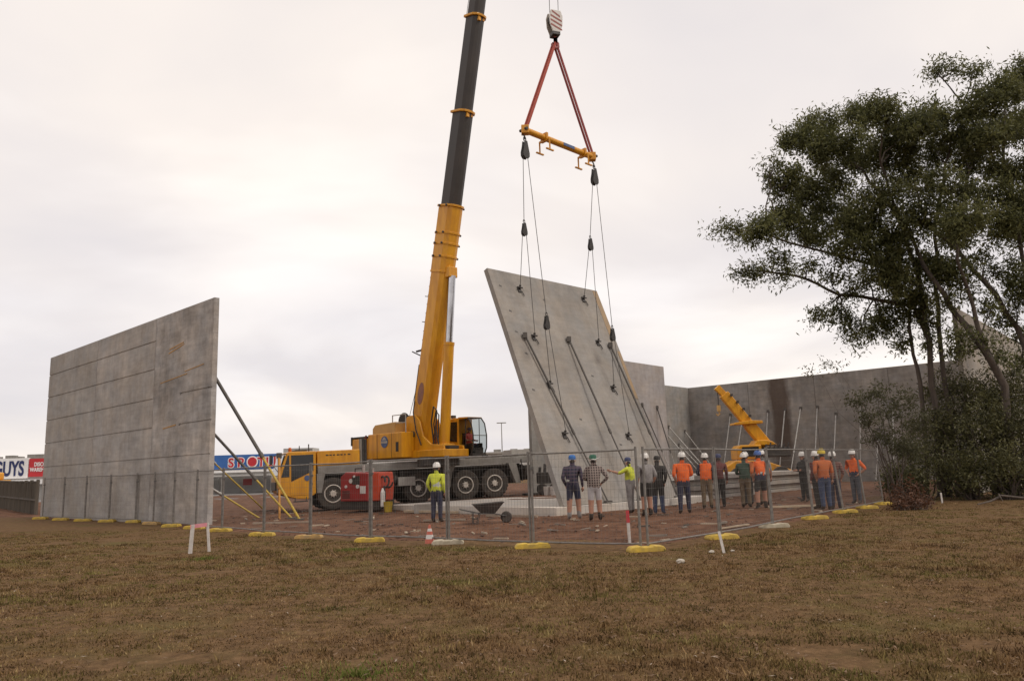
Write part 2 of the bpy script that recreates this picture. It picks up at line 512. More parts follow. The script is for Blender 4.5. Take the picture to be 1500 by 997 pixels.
# ------------------------------------------------------------------ grass blades and leaf litter
def grass_material():
    m, t, b = new_mat('grass_blades')
    nn, ll = t.nodes.new, t.links.new
    tcn = nn('ShaderNodeTexCoord')
    at = nn('ShaderNodeAttribute'); at.attribute_name = 'tone'
    def nz(sc, det, ro):
        n = nn('ShaderNodeTexNoise'); n.inputs['Scale'].default_value = sc; n.inputs['Detail'].default_value = det; n.inputs['Roughness'].default_value = ro
        ll(tcn.outputs['Object'], n.inputs['Vector']); return n.outputs['Fac']
    # dry blades: tone of the blade shifted by patches a step wide
    pa = nn('ShaderNodeMapRange'); pa.inputs['From Min'].default_value = 0.32; pa.inputs['From Max'].default_value = 0.68; pa.inputs['To Min'].default_value = -0.62; pa.inputs['To Max'].default_value = 0.46
    ll(nz(1.7, 5, 0.7), pa.inputs['Value'])
    ad = nn('ShaderNodeMath'); ad.operation = 'ADD'; ll(at.outputs['Fac'], ad.inputs[0]); ll(pa.outputs[0], ad.inputs[1])
    r = nn('ShaderNodeValToRGB'); el = r.color_ramp.elements
    el[0].position = 0.0; el[0].color = (0.062, 0.035, 0.015, 1)
    el[1].position = 1.0; el[1].color = (0.370, 0.260, 0.135, 1)
    q = el.new(0.4); q.color = (0.160, 0.093, 0.039, 1)
    q = el.new(0.75); q.color = (0.252, 0.155, 0.068, 1)
    ll(ad.outputs[0], r.inputs[0])
    g2 = nn('ShaderNodeValToRGB'); el = g2.color_ramp.elements
    el[0].color = (0.056, 0.054, 0.014, 1); el[1].color = (0.190, 0.176, 0.046, 1)
    ll(ad.outputs[0], g2.inputs[0])
    k = nn('ShaderNodeMapRange'); k.inputs['From Min'].default_value = 0.43; k.inputs['From Max'].default_value = 0.62; k.inputs['To Max'].default_value = 0.85
    ll(nz(0.6, 7, 0.75), k.inputs['Value'])
    mxg = nn('ShaderNodeMixRGB'); ll(k.outputs[0], mxg.inputs[0]); ll(r.outputs[0], mxg.inputs[1]); ll(g2.outputs[0], mxg.inputs[2])
    ll(mxg.outputs[0], b.inputs['Base Color'])
    b.inputs['Roughness'].default_value = 0.8; b.inputs['Specular IOR Level'].default_value = 0.15
    return m
def blades(name, n, ymin, ymax, hlo, hhi, wid, dens_pow, mat, label, xr=None, per=6, spread=0.05, lim=-0.35):
    # clumps: density falls with distance
    Yc = ymin + (ymax - ymin) * rng.random(n) ** dens_pow
    Xc = (rng.random(n) * 2 - 1) * (Yc * 0.70 + 1.2)
    keep = (Yc < yfence(Xc) + lim + 0.4 * wob(Xc, Yc, 1.25)) & (wob(Xc, Yc, 0.9) + 0.6 * wob(Xc, Yc, 3.1) > -0.7)
    Xc, Yc = Xc[keep], Yc[keep]; n = len(Xc)
    x = np.repeat(Xc, per) + rng.normal(0, spread, n * per); y = np.repeat(Yc, per) + rng.normal(0, spread, n * per)
    k = len(x)
    z0 = ground_h(x, y) - 0.004
    dist = np.hypot(x, y)
    tall = 0.75 + 0.5 * np.clip(wob(x, y, 0.7), -1, 1)
    h = (hlo + (hhi - hlo) * rng.random(k) ** 2) * tall
    a = rng.random(k) * 6.283; ln = rng.normal(0, 0.55, k); la = rng.random(k) * 6.283
    wv = wid * (0.6 + 0.8 * rng.random(k)) * (1 + dist / 18)
    dx_, dy_ = np.cos(a) * wv / 2, np.sin(a) * wv / 2
    tx, ty = x + np.cos(la) * h * ln, y + np.sin(la) * h * ln
    V = np.empty((k * 3, 3), np.float32)
    V[0::3] = np.stack([x - dx_, y - dy_, z0], 1); V[1::3] = np.stack([x + dx_, y + dy_, z0], 1); V[2::3] = np.stack([tx, ty, z0 + h], 1)
    me = bpy.data.meshes.new(name)
    me.vertices.add(k * 3); me.vertices.foreach_set('co', V.ravel())
    me.loops.add(k * 3); me.loops.foreach_set('vertex_index', np.arange(k * 3, dtype=np.int32))
    me.polygons.add(k); me.polygons.foreach_set('loop_start', np.arange(0, k * 3, 3, dtype=np.int32))
    tone = np.repeat(np.clip(rng.normal(0.5, 0.25, k), 0, 1), 3).astype(np.float32)
    at = me.attributes.new('tone', 'FLOAT', 'POINT'); at.data.foreach_set('value', tone)
    me.update(); me.validate()
    o = put(name, me, None, (0, 0, 0), mat)
    return tag(o, label, kind='stuff')
GM = grass_material()
blades('grass', 85000, 4.2, 27, 0.007, 0.040, 0.010, 1.35, GM, 'short dry mown grass covering the verge', per=7, spread=0.05)
blades('grass_tufts', 3600, 4.2, 24, 0.03, 0.085, 0.009, 1.2, GM, 'taller tufts standing in the mown grass', per=16, spread=0.05)
# a few lush green spots
GRN = pm('green_grass', (0.10, 0.125, 0.024), (0.14, 0.16, 0.035), 8, 0.8, spec=.15)
def green_patch(x0, y0, rx, ry, n, lb):
    vs = []; fs = []
    for _ in range(n):
        a = random.uniform(0, 6.28); q = abs(random.gauss(0, .5)); x = x0 + rx * q * math.cos(a); y = y0 + ry * q * math.sin(a)
        z0 = float(ground_h(np.array(x), np.array(y))) - .004; h = random.uniform(.02, .07); b = random.uniform(0, 6.28); w_ = .007
        vs += [(x - w_ * math.cos(b), y - w_ * math.sin(b), z0), (x + w_ * math.cos(b), y + w_ * math.sin(b), z0), (x + random.gauss(0, .4) * h, y + random.gauss(0, .4) * h, z0 + h)]
        fs.append((len(vs) - 3, len(vs) - 2, len(vs) - 1))
    tag(sheet('grass_patch', vs, fs, GRN), lb, kind='stuff')
green_patch(-6.1, 15.6, .45, .35, 420, 'small bright green grass spot below the pink taped stakes')
green_patch(-3.45, 16.4, .5, .35, 420, 'small bright green grass spot before the yellow fence foot')
green_patch(-1.25, 6.3, .7, .5, 380, 'bright green grass spot at the bottom of the photo')
# fallen leaves
def litter(name, n, mat, label, s0, s1, yr, dens=1.6):
    Yc = yr[0] + (yr[1] - yr[0]) * rng.random(n) ** dens
    Xc = (rng.random(n) * 2 - 1) * (Yc * 0.70 + 1)
    keep = Yc < yfence(Xc) - 0.2
    Xc, Yc = Xc[keep], Yc[keep]
    vs = []; fs = []
    for x, y in zip(Xc, Yc):
        s = random.uniform(s0, s1); a = random.uniform(0, 6.28); zz_ = float(ground_h(np.array(x), np.array(y))) + random.uniform(0.01, 0.03)
        ca, sa = math.cos(a), math.sin(a); b = len(vs); t1, t2 = random.uniform(-.4, .4) * s, random.uniform(-.4, .4) * s
        for (px, py, pz) in ((-s, 0, t1), (0, -s * .28, 0.004), (s, 0, t2), (0, s * .28, 0.004)):
            vs.append((x + px * ca - py * sa, y + px * sa + py * ca, zz_ + pz))
        fs += [(b, b + 1, b + 3), (b + 1, b + 2, b + 3)]
    return tag(sheet(name, vs, fs, mat), label, kind='stuff')
litter('leaf_litter', 2600, pm('dead_leaf', (0.20, 0.125, 0.07), (0.10, 0.055, 0.03), 3, 0.8), 'brown dead leaves fallen on the grass', 0.02, 0.045, (4.5, 26))
litter('pale_leaf_litter', 240, pm('pale_leaf', (0.42, 0.35, 0.28), (0.30, 0.24, 0.18), 3, 0.8), 'pale bleached leaves and chips lying on the grass', 0.015, 0.032, (5, 20))

# ------------------------------------------------------------------ wall axes of the building
UX = Vector((0.66, 0.751, 0)).normalized()       # along the walls that run away to the right
VX = Vector((-UX.y, UX.x, 0))                    # along the walls that run away to the left
ZX = Vector((0, 0, 1))
HT = 7.88

def panel_obj(name, origin, ax, nrm, width, height, mat, grooves=(), thick=0.18, sl=None, gd=0.03, gw=0.055):
    """one cast panel: x along ax, y = inwards, z up the panel; grooves are (z, x0, x1) recesses in the visible face"""
    sl = sl or ZX
    mb = MB()
    mb.box((0, gd, 0), (width, thick, height))
    zs = sorted(set([0, height] + [g_[0] for g_ in grooves]))
    for i in range(len(zs) - 1):
        lo = zs[i] + (gw / 2 if i else 0); hi = zs[i + 1] - (gw / 2 if i + 2 < len(zs) else 0)
        mb.box((0.003, 0, lo), (width - 0.003, gd + 0.004, hi))
    for (zg, x0, x1) in grooves:                 # a groove that stops short is filled where it is not cut
        if x0 > 0.05: mb.box((0.004, 0.0005, zg - gw / 2 - 0.002), (x0, gd + 0.003, zg + gw / 2 + 0.002))
        if x1 < width - 0.05: mb.box((x1, 0.0005, zg - gw / 2 - 0.002), (width - 0.004, gd + 0.003, zg + gw / 2 + 0.002))
    me = bpy.data.meshes.new(name)
    me.from_pydata(mb.v, [], mb.f); me.update()
    o = put(name, me, None, origin, mat)
    yv = -Vector(nrm)
    m3 = Matrix((Vector(ax), yv, Vector(sl))).transposed()
    o.rotation_euler = m3.to_euler()
    WL[o] = Vector(origin)
    return o

CA = [concrete('concrete_a', (0.335, 0.318, 0.30), 0.18, 0.07, 1.0), concrete('concrete_b', (0.36, 0.34, 0.322), 0.22, 0.10, 5.3), concrete('concrete_c', (0.35, 0.328, 0.31), 0.32, 0.14, 9.1)]
CB = concrete('concrete_lifted', (0.285, 0.268, 0.248), 0.15, 0.06, 14.0)
CC = concrete('concrete_pale', (0.34, 0.315, 0.305), 0.16, 0.08, 21.0)
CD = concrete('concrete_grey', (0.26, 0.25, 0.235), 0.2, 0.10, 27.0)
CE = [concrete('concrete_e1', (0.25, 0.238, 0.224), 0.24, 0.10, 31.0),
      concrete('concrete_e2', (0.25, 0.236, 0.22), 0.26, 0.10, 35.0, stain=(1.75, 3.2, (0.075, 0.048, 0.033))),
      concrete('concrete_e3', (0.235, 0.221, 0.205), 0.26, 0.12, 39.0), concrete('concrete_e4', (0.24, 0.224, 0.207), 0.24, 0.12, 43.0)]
CG = concrete('concrete_gable', (0.31, 0.285, 0.255), 0.14, 0.12, 51.0)
CS = concrete('concrete_slab', (0.52, 0.49, 0.45), 0.10, 0.0, 57.0)
CSE = concrete('concrete_stack', (0.36, 0.335, 0.31), 0.2, 0.1, 61.0)

# left wall of three grooved panels; the face looks towards -UX
A0 = Vector((-10.45, 26.8, -0.05))
VA = Vector((-0.7296, 0.6839, 0)).normalized(); UA = Vector((VA.y, -VA.x, 0))
rows = [2.46, 3.62, 4.75, 5.90, 7.02]
PA = [(6.6 + 6.28 + 4.87 - 4.87, 4.87), ]
segs = [(0.0, 4.86, 2, 'grooved grey concrete wall panel with orange strips, nearest the leaning braces'),
        (4.88, 6.26, 1, 'middle grooved grey concrete panel of the left wall'),
        (11.16, 6.60, 0, 'grooved grey concrete panel at the far left end of the left wall')]
for (s, wd, ci, lb) in segs:
    # panel x axis runs from the far end to the near end so the visible face is -y
    org = A0 + VA * (s + wd)
    if ci == 2:
        gr = [(2.46, 0, wd), (3.62, 2.45, wd), (4.75, 2.45, wd)]
    else:
        gr = [(z_, 0.0, wd) for z_ in rows]
    o = panel_obj('precast_concrete', org, -VA, -UA, wd, HT + 0.05, CA[ci], gr)
    tag(o, lb, 'concrete panel', 'panels of the left wall')
    if ci == 2:
        ochre = pm('ochre_strip', (0.50, 0.27, 0.08), (0.36, 0.20, 0.08), 9, 0.8)  # ochre stain and tape marks, built as thin raised strips
        for (x0, x1, z0, z1, th) in ((1.25, 2.55, 6.35, 6.55, 0.045), (1.3, 2.5, 6.50, 6.62, 0.03), (0.6, 2.9, 5.28, 5.42, 0.02), (2.7, 4.2, 5.52, 5.62, 0.02), (1.0, 2.1, 3.52, 3.60, 0.03)):
            mb = MB(); hh = 0.04 if th > 0.025 else 0.028
            mb.add([(x0, -0.012, z0), (x1, -0.012, z1), (x1, -0.012, z1 + hh), (x0, -0.012, z0 + hh), (x0, 0.002, z0), (x1, 0.002, z1), (x1, 0.002, z1 + hh), (x0, 0.002, z0 + hh)],
                   [(0, 1, 2, 3), (4, 7, 6, 5), (0, 4, 5, 1), (1, 5, 6, 2), (2, 6, 7, 3), (3, 7, 4, 0)])
            me = bpy.data.meshes.new('tape_stain_strip'); me.from_pydata(mb.v, [], mb.f); me.update(); me.materials.append(ochre)
            c = bpy.data.objects.new('tape_stain_strip', me); c.parent = o; col.objects.link(c)
        for (x0, z0) in ((2.35, 4.7), (2.35, 3.57)):       # cast in lifting plates
            mb = MB(); mb.box((x0, -0.006, z0), (x0 + 0.09, 0.002, z0 + 0.09))
            me = bpy.data.meshes.new('lifting_plate'); me.from_pydata(mb.v, [], mb.f); me.update(); me.materials.append(M_('plate_grey', (0.12, 0.11, 0.1)))
            c = bpy.data.objects.new('lifting_plate', me); c.parent = o; col.objects.link(c)

# panels of the back wall line (faces look towards -VX)
C1 = Vector((9.78, 50.17, 0)); Nrm = -VX
def wall_panel(name, p_end, length, mat, label, cat='concrete panel', group=None, grooves=(), h=HT):
    o = panel_obj(name, p_end - UX * length, UX, Nrm, length, h, mat, grooves)
    return tag(o, label, cat, group)
wall_panel('precast_concrete', C1, 6.2, CC, 'pale smooth standing concrete panel just right of the lifted panel', group='standing panels behind the lifted panel')
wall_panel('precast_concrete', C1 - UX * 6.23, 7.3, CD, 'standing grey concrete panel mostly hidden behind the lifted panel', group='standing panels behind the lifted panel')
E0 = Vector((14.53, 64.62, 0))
wall_panel('precast_concrete', E0 - UX * 0.02, 6.0, CD, 'grey concrete panel meeting the long wall at the inside corner', group='standing panels behind the lifted panel')
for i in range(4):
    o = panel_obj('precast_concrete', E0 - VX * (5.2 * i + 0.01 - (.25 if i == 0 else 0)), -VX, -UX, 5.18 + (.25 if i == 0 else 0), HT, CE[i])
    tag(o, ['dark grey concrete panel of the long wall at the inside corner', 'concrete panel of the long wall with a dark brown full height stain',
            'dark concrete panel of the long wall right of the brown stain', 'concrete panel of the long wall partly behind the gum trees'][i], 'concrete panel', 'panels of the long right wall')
G0 = Vector((22.03, 36.23, 0))
wall_panel('precast_concrete', G0 + UX * 3.9, 8.2, CG, 'tall pale concrete panel rising behind the leaning tree trunks', group='panels behind the trees')
wall_panel('precast_concrete', G0 + UX * 11.9, 7.96, CG, 'pale concrete panel at the right edge of the photo behind the trees', group='panels behind the trees')

# slab that the lifted panel stands on
AB = R(44); UB = Vector((math.cos(AB), math.sin(AB), 0)); VB = Vector((-UB.y, UB.x, 0))
K = Vector((1.25, 25.55, 0))
mb = MB()
pl = [K, K + UB * 9.0, K + UB * 9.0 + VB * 9.5, K + VB * 9.5]
mb.zprism([(p.x, p.y) for p in pl], -0.1, 0.31)
o = mb.build('concrete_slab', CS, bevel=0.012)
tag(o, 'raised pale concrete casting slab under the lifted panel', kind='structure')

# stack of cast panels
STK = Vector((7.6, 33.9, 0))
for i in range(5):
    mb = MB(); j = random.uniform(-.12, .12); k = random.uniform(-.1, .1)
    q = STK + UX * j + VX * k
    pl = [q, q + UX * 13.5, q + UX * 13.5 + VX * 5.0, q + VX * 5.0]
    mb.zprism([(p.x, p.y) for p in pl], 0.0 + 0.22 * i, 0.22 * i + 0.195)
    o = mb.build('stacked_concrete', CSE, bevel=0.01)
    tag(o, ['flat concrete panel at the bottom of the stack', 'flat concrete panel second from the bottom of the stack', 'flat concrete panel in the middle of the stack', 'flat concrete panel second from the top of the stack', 'flat concrete panel on top of the stack behind the workers'][i], 'concrete panel', 'panels stacked flat')

# ================================================================== temporary fencing
GALV = pm('galvanised_pipe', (0.24, 0.222, 0.20), (0.16, 0.145, 0.13), 9, 0.55, 0.4, bump=0.05)
WIRE = pm('fence_wire', (0.22, 0.205, 0.19), (0.15, 0.14, 0.13), 9, 0.55, 0.4)
FOOTY = pm('yellow_plastic_foot', (0.62, 0.42, 0.05), (0.38, 0.26, 0.06), 7, 0.65, bump=0.1)
FOOTP = pm('pale_concrete_foot', (0.50, 0.44, 0.33), (0.36, 0.31, 0.22), 7, 0.8, bump=0.2)
FOOTO = pm('faded_orange_foot', (0.55, 0.33, 0.10), (0.34, 0.24, 0.12), 7, 0.75, bump=0.15)
CLAMP = pm('clamp_steel', (0.18, 0.17, 0.16), rough=0.5, metal=0.6)
FH = 1.86
left_posts = [(2.25, 14.55), (0.27, 15.69), (-1.5, 17.15), (-3.41, 18.48), (-5.23, 20.1), (-6.85, 21.5), (-8.84, 23.82)]
for i in range(1, 5): left_posts.append((-8.84 + (-14.78 + 8.84) * i / 4, 23.82 + (30.76 - 23.82) * i / 4))
for i in range(1, 5): left_posts.append((-14.78 + (-21.9 + 14.78) * i / 4, 30.76 + (36.6 - 30.76) * i / 4))
right_posts = [(2.33, 14.55), (4.18, 16.55), (6.03, 18.91), (7.86, 21.22), (9.53, 23.31), (10.97, 25.1), (12.4, 26.95)]
ORD = ['first', 'second', 'third', 'fourth', 'fifth', 'sixth', 'seventh', 'eighth', 'ninth', 'tenth', 'eleventh', 'twelfth', 'thirteenth', 'fourteenth', 'fifteenth']
def gh(x, y): return float(ground_h(np.array(x), np.array(y)))
def fence_panel(a, b, la, lb, label, group):
    a = Vector((a[0], a[1], 0)); b = Vector((b[0], b[1], 0)); d = (b - a).normalized(); nrm = Vector((-d.y, d.x, 0))
    a = a + d * 0.035; b = b - d * 0.035
    zb = 0.10
    t = thing('temporary_fence', a.lerp(b, .5), label, 'fence panel', group)
    at = a + la; bt = b + lb
    A0_, A1_ = a + ZX * zb * .6, at + ZX * FH; B0_, B1_ = b + ZX * zb * .6, bt + ZX * FH
    MB().tube(A0_, A1_ + ZX * .02, 0.024).build('post', GALV, t)
    MB().tube(B0_, B1_ + ZX * .02, 0.024).build('post', GALV, t)
    sag = ZX * random.uniform(-.015, .01)
    MB().path([A1_ - ZX * .03, (A1_ + B1_) / 2 - ZX * .03 + sag, B1_ - ZX * .03], 0.017).build('top_rail', GALV, t)
    MB().path([A0_ + ZX * .07, (A0_ + B0_) / 2 + ZX * .07 + sag, B0_ + ZX * .07], 0.017).build('bottom_rail', GALV, t)
    mb = MB(); L_ = (b - a).length; nv = int(L_ / 0.075)
    for i in range(1, nv):
        k = i / nv
        mb.path([A0_.lerp(B0_, k) + ZX * .07, A1_.lerp(B1_, k) - ZX * .03], 0.0018, 3, cap=False)
    for i in range(1, 12):
        k = i / 12
        mb.path([A0_.lerp(A1_, k), B0_.lerp(B1_, k)], 0.0018, 3, cap=False)
    o = mb.build('wire_mesh', WIRE, t); o['kind'] = 'stuff'
    MB().cbox(b + ZX * 1.55 + lb * .8, (0.07, 0.07, 0.05)).build('clamp', CLAMP, t)
    return t
def foot_mesh(mat):
    mb = MB()
    prof = [(-.34, 0), (.34, 0), (.345, .05), (.30, .105), (.12, .12), (.09, .10), (-.09, .10), (-.12, .12), (-.30, .105), (-.345, .05)]
    mb.prism(prof, -0.115, 0.115)
    mb.box((-.27, -.118, .03), (-.19, .118, .075))
    mb.box((.19, -.118, .03), (.27, .118, .075))
    me = bpy.data.meshes.new('fence_foot'); me.from_pydata(mb.v, [], mb.f); me.update(); me.materials.append(mat)
    return me
FM = {'y': foot_mesh(FOOTY), 'p': foot_mesh(FOOTP), 'o': foot_mesh(FOOTO)}
FW = {'y': 'yellow', 'p': 'pale', 'o': 'faded orange'}
def fence_foot(p, ang, k, label, group):
    o = bpy.data.objects.new('fence_block', FM[k]); o.location = (p[0], p[1], gh(*p) - 0.012); o.rotation_euler = (random.uniform(-.03, .03), random.uniform(-.03, .03), ang)
    bv = o.modifiers.new('bevel', 'BEVEL'); bv.width = 0.02; bv.segments = 2
    col.objects.link(o)
    tag(o, label, 'fence foot', group)
Zv = Vector((0, 0, 0))
for i in range(len(left_posts) - 1):
    fence_panel(left_posts[i], left_posts[i + 1], Zv, Zv, f'wire mesh temporary fence panel, {ORD[i]} to the left of the fence corner', 'temporary fence panels')
lean = [Zv, Vector((-.03, 0, 0)), Vector((-.02, 0, 0)), Vector((-.06, 0, 0)), Vector((-.2, -.04, 0)), Vector((-.14, -.03, 0)), Vector((-.1, 0, 0))]
for i in range(len(right_posts) - 1):
    fence_panel(right_posts[i], right_posts[i + 1], lean[i], lean[i + 1], f'wire mesh temporary fence panel, {ORD[i]} to the right of the fence corner', 'temporary fence panels')
kinds = 'yypyoyyyyoyyyyy'
for i, p in enumerate(left_posts):
    if i == 0:
        fence_foot((2.30, 14.50), R(10), 'y', 'yellow fence foot under the corner post of the fence', 'fence feet'); continue
    a = math.atan2(left_posts[i][1] - left_posts[i - 1][1], left_posts[i][0] - left_posts[i - 1][0])
    k = kinds[i]
    fence_foot((p[0] - .0, p[1] - .12), a + R(35) + random.uniform(-.2, .2), k, f'{FW[k]} fence foot at the {ORD[i - 1]} post left of the fence corner', 'fence feet')
kr = ['', 'y', 'p', 'y', 'y', 'y', 'y']
for i, p in enumerate(right_posts):
    if i == 0: continue
    k = kr[i]
    fence_foot((p[0], p[1] - .1), R(5) + random.uniform(-.2, .2), k, f'{FW[k]} fence foot at the {ORD[i - 1]} post right of the fence corner', 'fence feet')
# ================================================================== mobile crane
YEL = pm('crane_yellow', (0.74, 0.345, 0.010), (0.54, 0.225, 0.012), 2.2, 0.42, bump=0.03, coat=0.1, stretch=(1.6, 1.6, .35), detail=8)
YELD = pm('crane_yellow_weathered', (0.56, 0.33, 0.10), (0.46, 0.27, 0.09), 2.2, 0.6)
BLK = pm('boom_black', (0.030, 0.024, 0.020), (0.048, 0.038, 0.032), 1.0, 0.5)
DRK = pm('dark_chassis', (0.030, 0.026, 0.023), (0.060, 0.048, 0.038), 3, 0.75)
GRY = pm('chassis_grey', (0.26, 0.245, 0.22), (0.19, 0.175, 0.155), 2.5, 0.6, bump=0.03)
PGR = pm('pale_grey_steel', (0.42, 0.40, 0.36), (0.33, 0.30, 0.27), 4, 0.55)
RUB = pm('tyre_rubber', (0.035, 0.031, 0.028), (0.075, 0.058, 0.045), 5, 0.9, bump=0.1)
RIM = pm('dusty_white_rim', (0.66, 0.61, 0.55), (0.50, 0.44, 0.37), 6, 0.6)
CHR = pm('chrome_rod', (0.55, 0.55, 0.57), (0.45, 0.45, 0.47), 2, 0.22, 1.0)
RED = pm('red_paint', (0.42, 0.035, 0.03), (0.33, 0.03, 0.026), 2.5, 0.5)
WHT = pm('white_paint', (0.72, 0.69, 0.65), (0.60, 0.57, 0.53), 4, 0.55)
BLU = pm('blue_emblem', (0.08, 0.12, 0.26), (0.06, 0.10, 0.2), 4, 0.5)
ORB = pm('orange_beacon', (0.7, 0.16, 0.02), rough=0.3)
ROPE = pm('wire_rope', (0.10, 0.09, 0.082), (0.06, 0.055, 0.05), 30, 0.6, 0.4)
STEEL = pm('dark_steel', (0.085, 0.078, 0.072), (0.05, 0.045, 0.042), 8, 0.55, 0.4)
def glass_mat():
    m, t, b = new_mat('tinted_glass')
    n = t.nodes.new('ShaderNodeTexNoise'); n.inputs['Scale'].default_value = 1.5
    r = t.nodes.new('ShaderNodeValToRGB'); r.color_ramp.elements[0].color = (0.012, 0.014, 0.015, 1); r.color_ramp.elements[1].color = (0.03, 0.03, 0.03, 1)
    t.links.new(n.outputs['Fac'], r.inputs[0]); t.links.new(r.outputs[0], b.inputs['Base Color'])
    b.inputs['Roughness'].default_value = 0.06
    return m
GLS = glass_mat()
def clear_glass():
    m, t, b = new_mat('clear_cab_glass')
    t.nodes.remove(b)
    out = t.nodes['Material Output']
    tr = t.nodes.new('ShaderNodeBsdfTransparent'); tr.inputs[0].default_value = (0.72, 0.76, 0.76, 1)
    gl = t.nodes.new('ShaderNodeBsdfGlossy'); gl.inputs['Roughness'].default_value = 0.03
    fr = t.nodes.new('ShaderNodeFresnel'); fr.inputs[0].default_value = 1.45
    mxx = t.nodes.new('ShaderNodeMixShader')
    t.links.new(fr.outputs[0], mxx.inputs[0]); t.links.new(tr.outputs[0], mxx.inputs[1]); t.links.new(gl.outputs[0], mxx.inputs[2])
    t.links.new(mxx.outputs[0], out.inputs['Surface'])
    return m
CGL = clear_glass()

MC = Matrix.Translation((-10.6, 33.5, 0.03)) @ Matrix.Rotation(R(23.5), 4, 'Z') @ Matrix.Rotation(R(-1.45), 4, 'Y')
crane = thing('mobile_crane', MC @ Vector((6, 1.35, 0)), 'large yellow mobile crane with black telescopic boom lifting the concrete panel', 'crane')
def cp(name, mat, fn, parent=None, M=None, bevel=0.0, smooth=0):
    mb = MB(M if M is not None else MC); fn(mb)
    o = mb.build(name, mat, parent or crane, bevel=bevel)
    if smooth: smooth_by_angle(o, smooth)
    return o
def mpoly(mb, pts3, d):
    """planar polygon of 3d points given thickness along vector d"""
    n = len(pts3); d = Vector(d)
    vs = [Vector(p) for p in pts3] + [Vector(p) + d for p in pts3]
    fs = [tuple(range(n)), tuple(range(2 * n - 1, n - 1, -1))] + [((i + 1) % n, i, n + i, n + (i + 1) % n) for i in range(n)]
    return mb.add(vs, fs)

ch = cp('chassis', DRK, lambda m: (m.box((0.7, 0.5, 0.72), (12.2, 2.2, 1.5)), m.box((2.2, 0.42, 0.62), (12.0, 0.5, 1.56))), bevel=0.02)
for xx in (3.4, 5.9, 8.3):
    cp('cross_member', DRK, lambda m: m.box((xx, .2, .8), (xx + .25, 2.5, 1.5)), ch)
cp('deck', GRY, lambda m: (m.box((2.18, 0.04, 1.80), (12.5, 2.66, 1.90)),), bevel=0.01)
sr = cp('side_rail', GRY, lambda m: (m.box((2.18, 0.0, 1.58), (12.52, 0.10, 1.86)),), bevel=0.012)
cp('side_rail', GRY, lambda m: (m.box((2.18, 2.6, 1.58), (12.52, 2.70, 1.86)),), bevel=0.012)
cp('skirt', GRY, lambda m: m.prism([(2.14, .75), (2.34, .75), (2.5, 1.58), (2.14, 1.58)], 0.0, 0.12), bevel=0.01)
cp('skirt', GRY, lambda m: m.prism([(7.95, .62), (8.22, .62), (8.34, 1.3), (8.5, 1.58), (7.9, 1.58)], -0.02, 0.4), bevel=0.01)
cp('skirt', GRY, lambda m: m.prism([(11.55, .62), (11.82, .62), (11.62, 1.58), (11.2, 1.58)], -0.02, 0.35), bevel=0.01)
cp('wheel_arch', DRK, lambda m: m.prism([(8.3, 1.2), (8.42, 1.56), (11.25, 1.56), (11.4, 1.2), (11.3, 1.2), (11.15, 1.48), (8.5, 1.48), (8.4, 1.2)], 0.03, 0.5))
cp('wheel_arch', DRK, lambda m: m.prism([(2.0, .9), (2.2, 1.56), (5.3, 1.56), (5.5, 1.0), (5.4, 1.0), (5.2, 1.48), (2.3, 1.48), (2.1, .9)], 0.03, 0.5))
cp('rear_outrigger', DRK, lambda m: (m.box((11.95, -.12, .75), (12.4, 2.82, 1.45)), m.box((11.98, -.35, 1.0), (12.36, -.12, 1.35)), m.tube((12.17, -.25, 1.3), (12.17, -.25, .12), .10), m.cbox((12.17, -.25, .06), (.6, .6, .1))), bevel=0.01)
lad = cp('ladder', STEEL, lambda m: [m.box((11.86, -.04, .7), (11.9, 0, 1.75)), m.box((12.2, -.04, .7), (12.24, 0, 1.75))] + [m.box((11.88, -.035, .78 + .2 * i), (12.22, -.005, .82 + .2 * i)) for i in range(5)])
cp('tool_box', PGR, lambda m: m.box((11.5, .25, 1.905), (12.45, 1.3, 2.22)), bevel=0.02)
cp('hazard_box', PGR, lambda m: m.box((5.75, -.04, .82), (6.55, .35, 1.22)), bevel=0.015)
cp('fuel_tank', STEEL, lambda m: m.lathe([(.26, 4.75), (.28, 4.8), (.28, 5.7), (.26, 5.74)], (0, .32, 1.12), 'x', 14), smooth=40)
cp('front_outrigger', DRK, lambda m: (m.box((5.2, -.05, 1.2), (5.6, 2.75, 1.5)), m.tube((5.4, -.2, 1.45), (5.4, -.2, .1), .09), m.cbox((5.4, -.2, .05), (.5, .5, .1))), bevel=0.01)

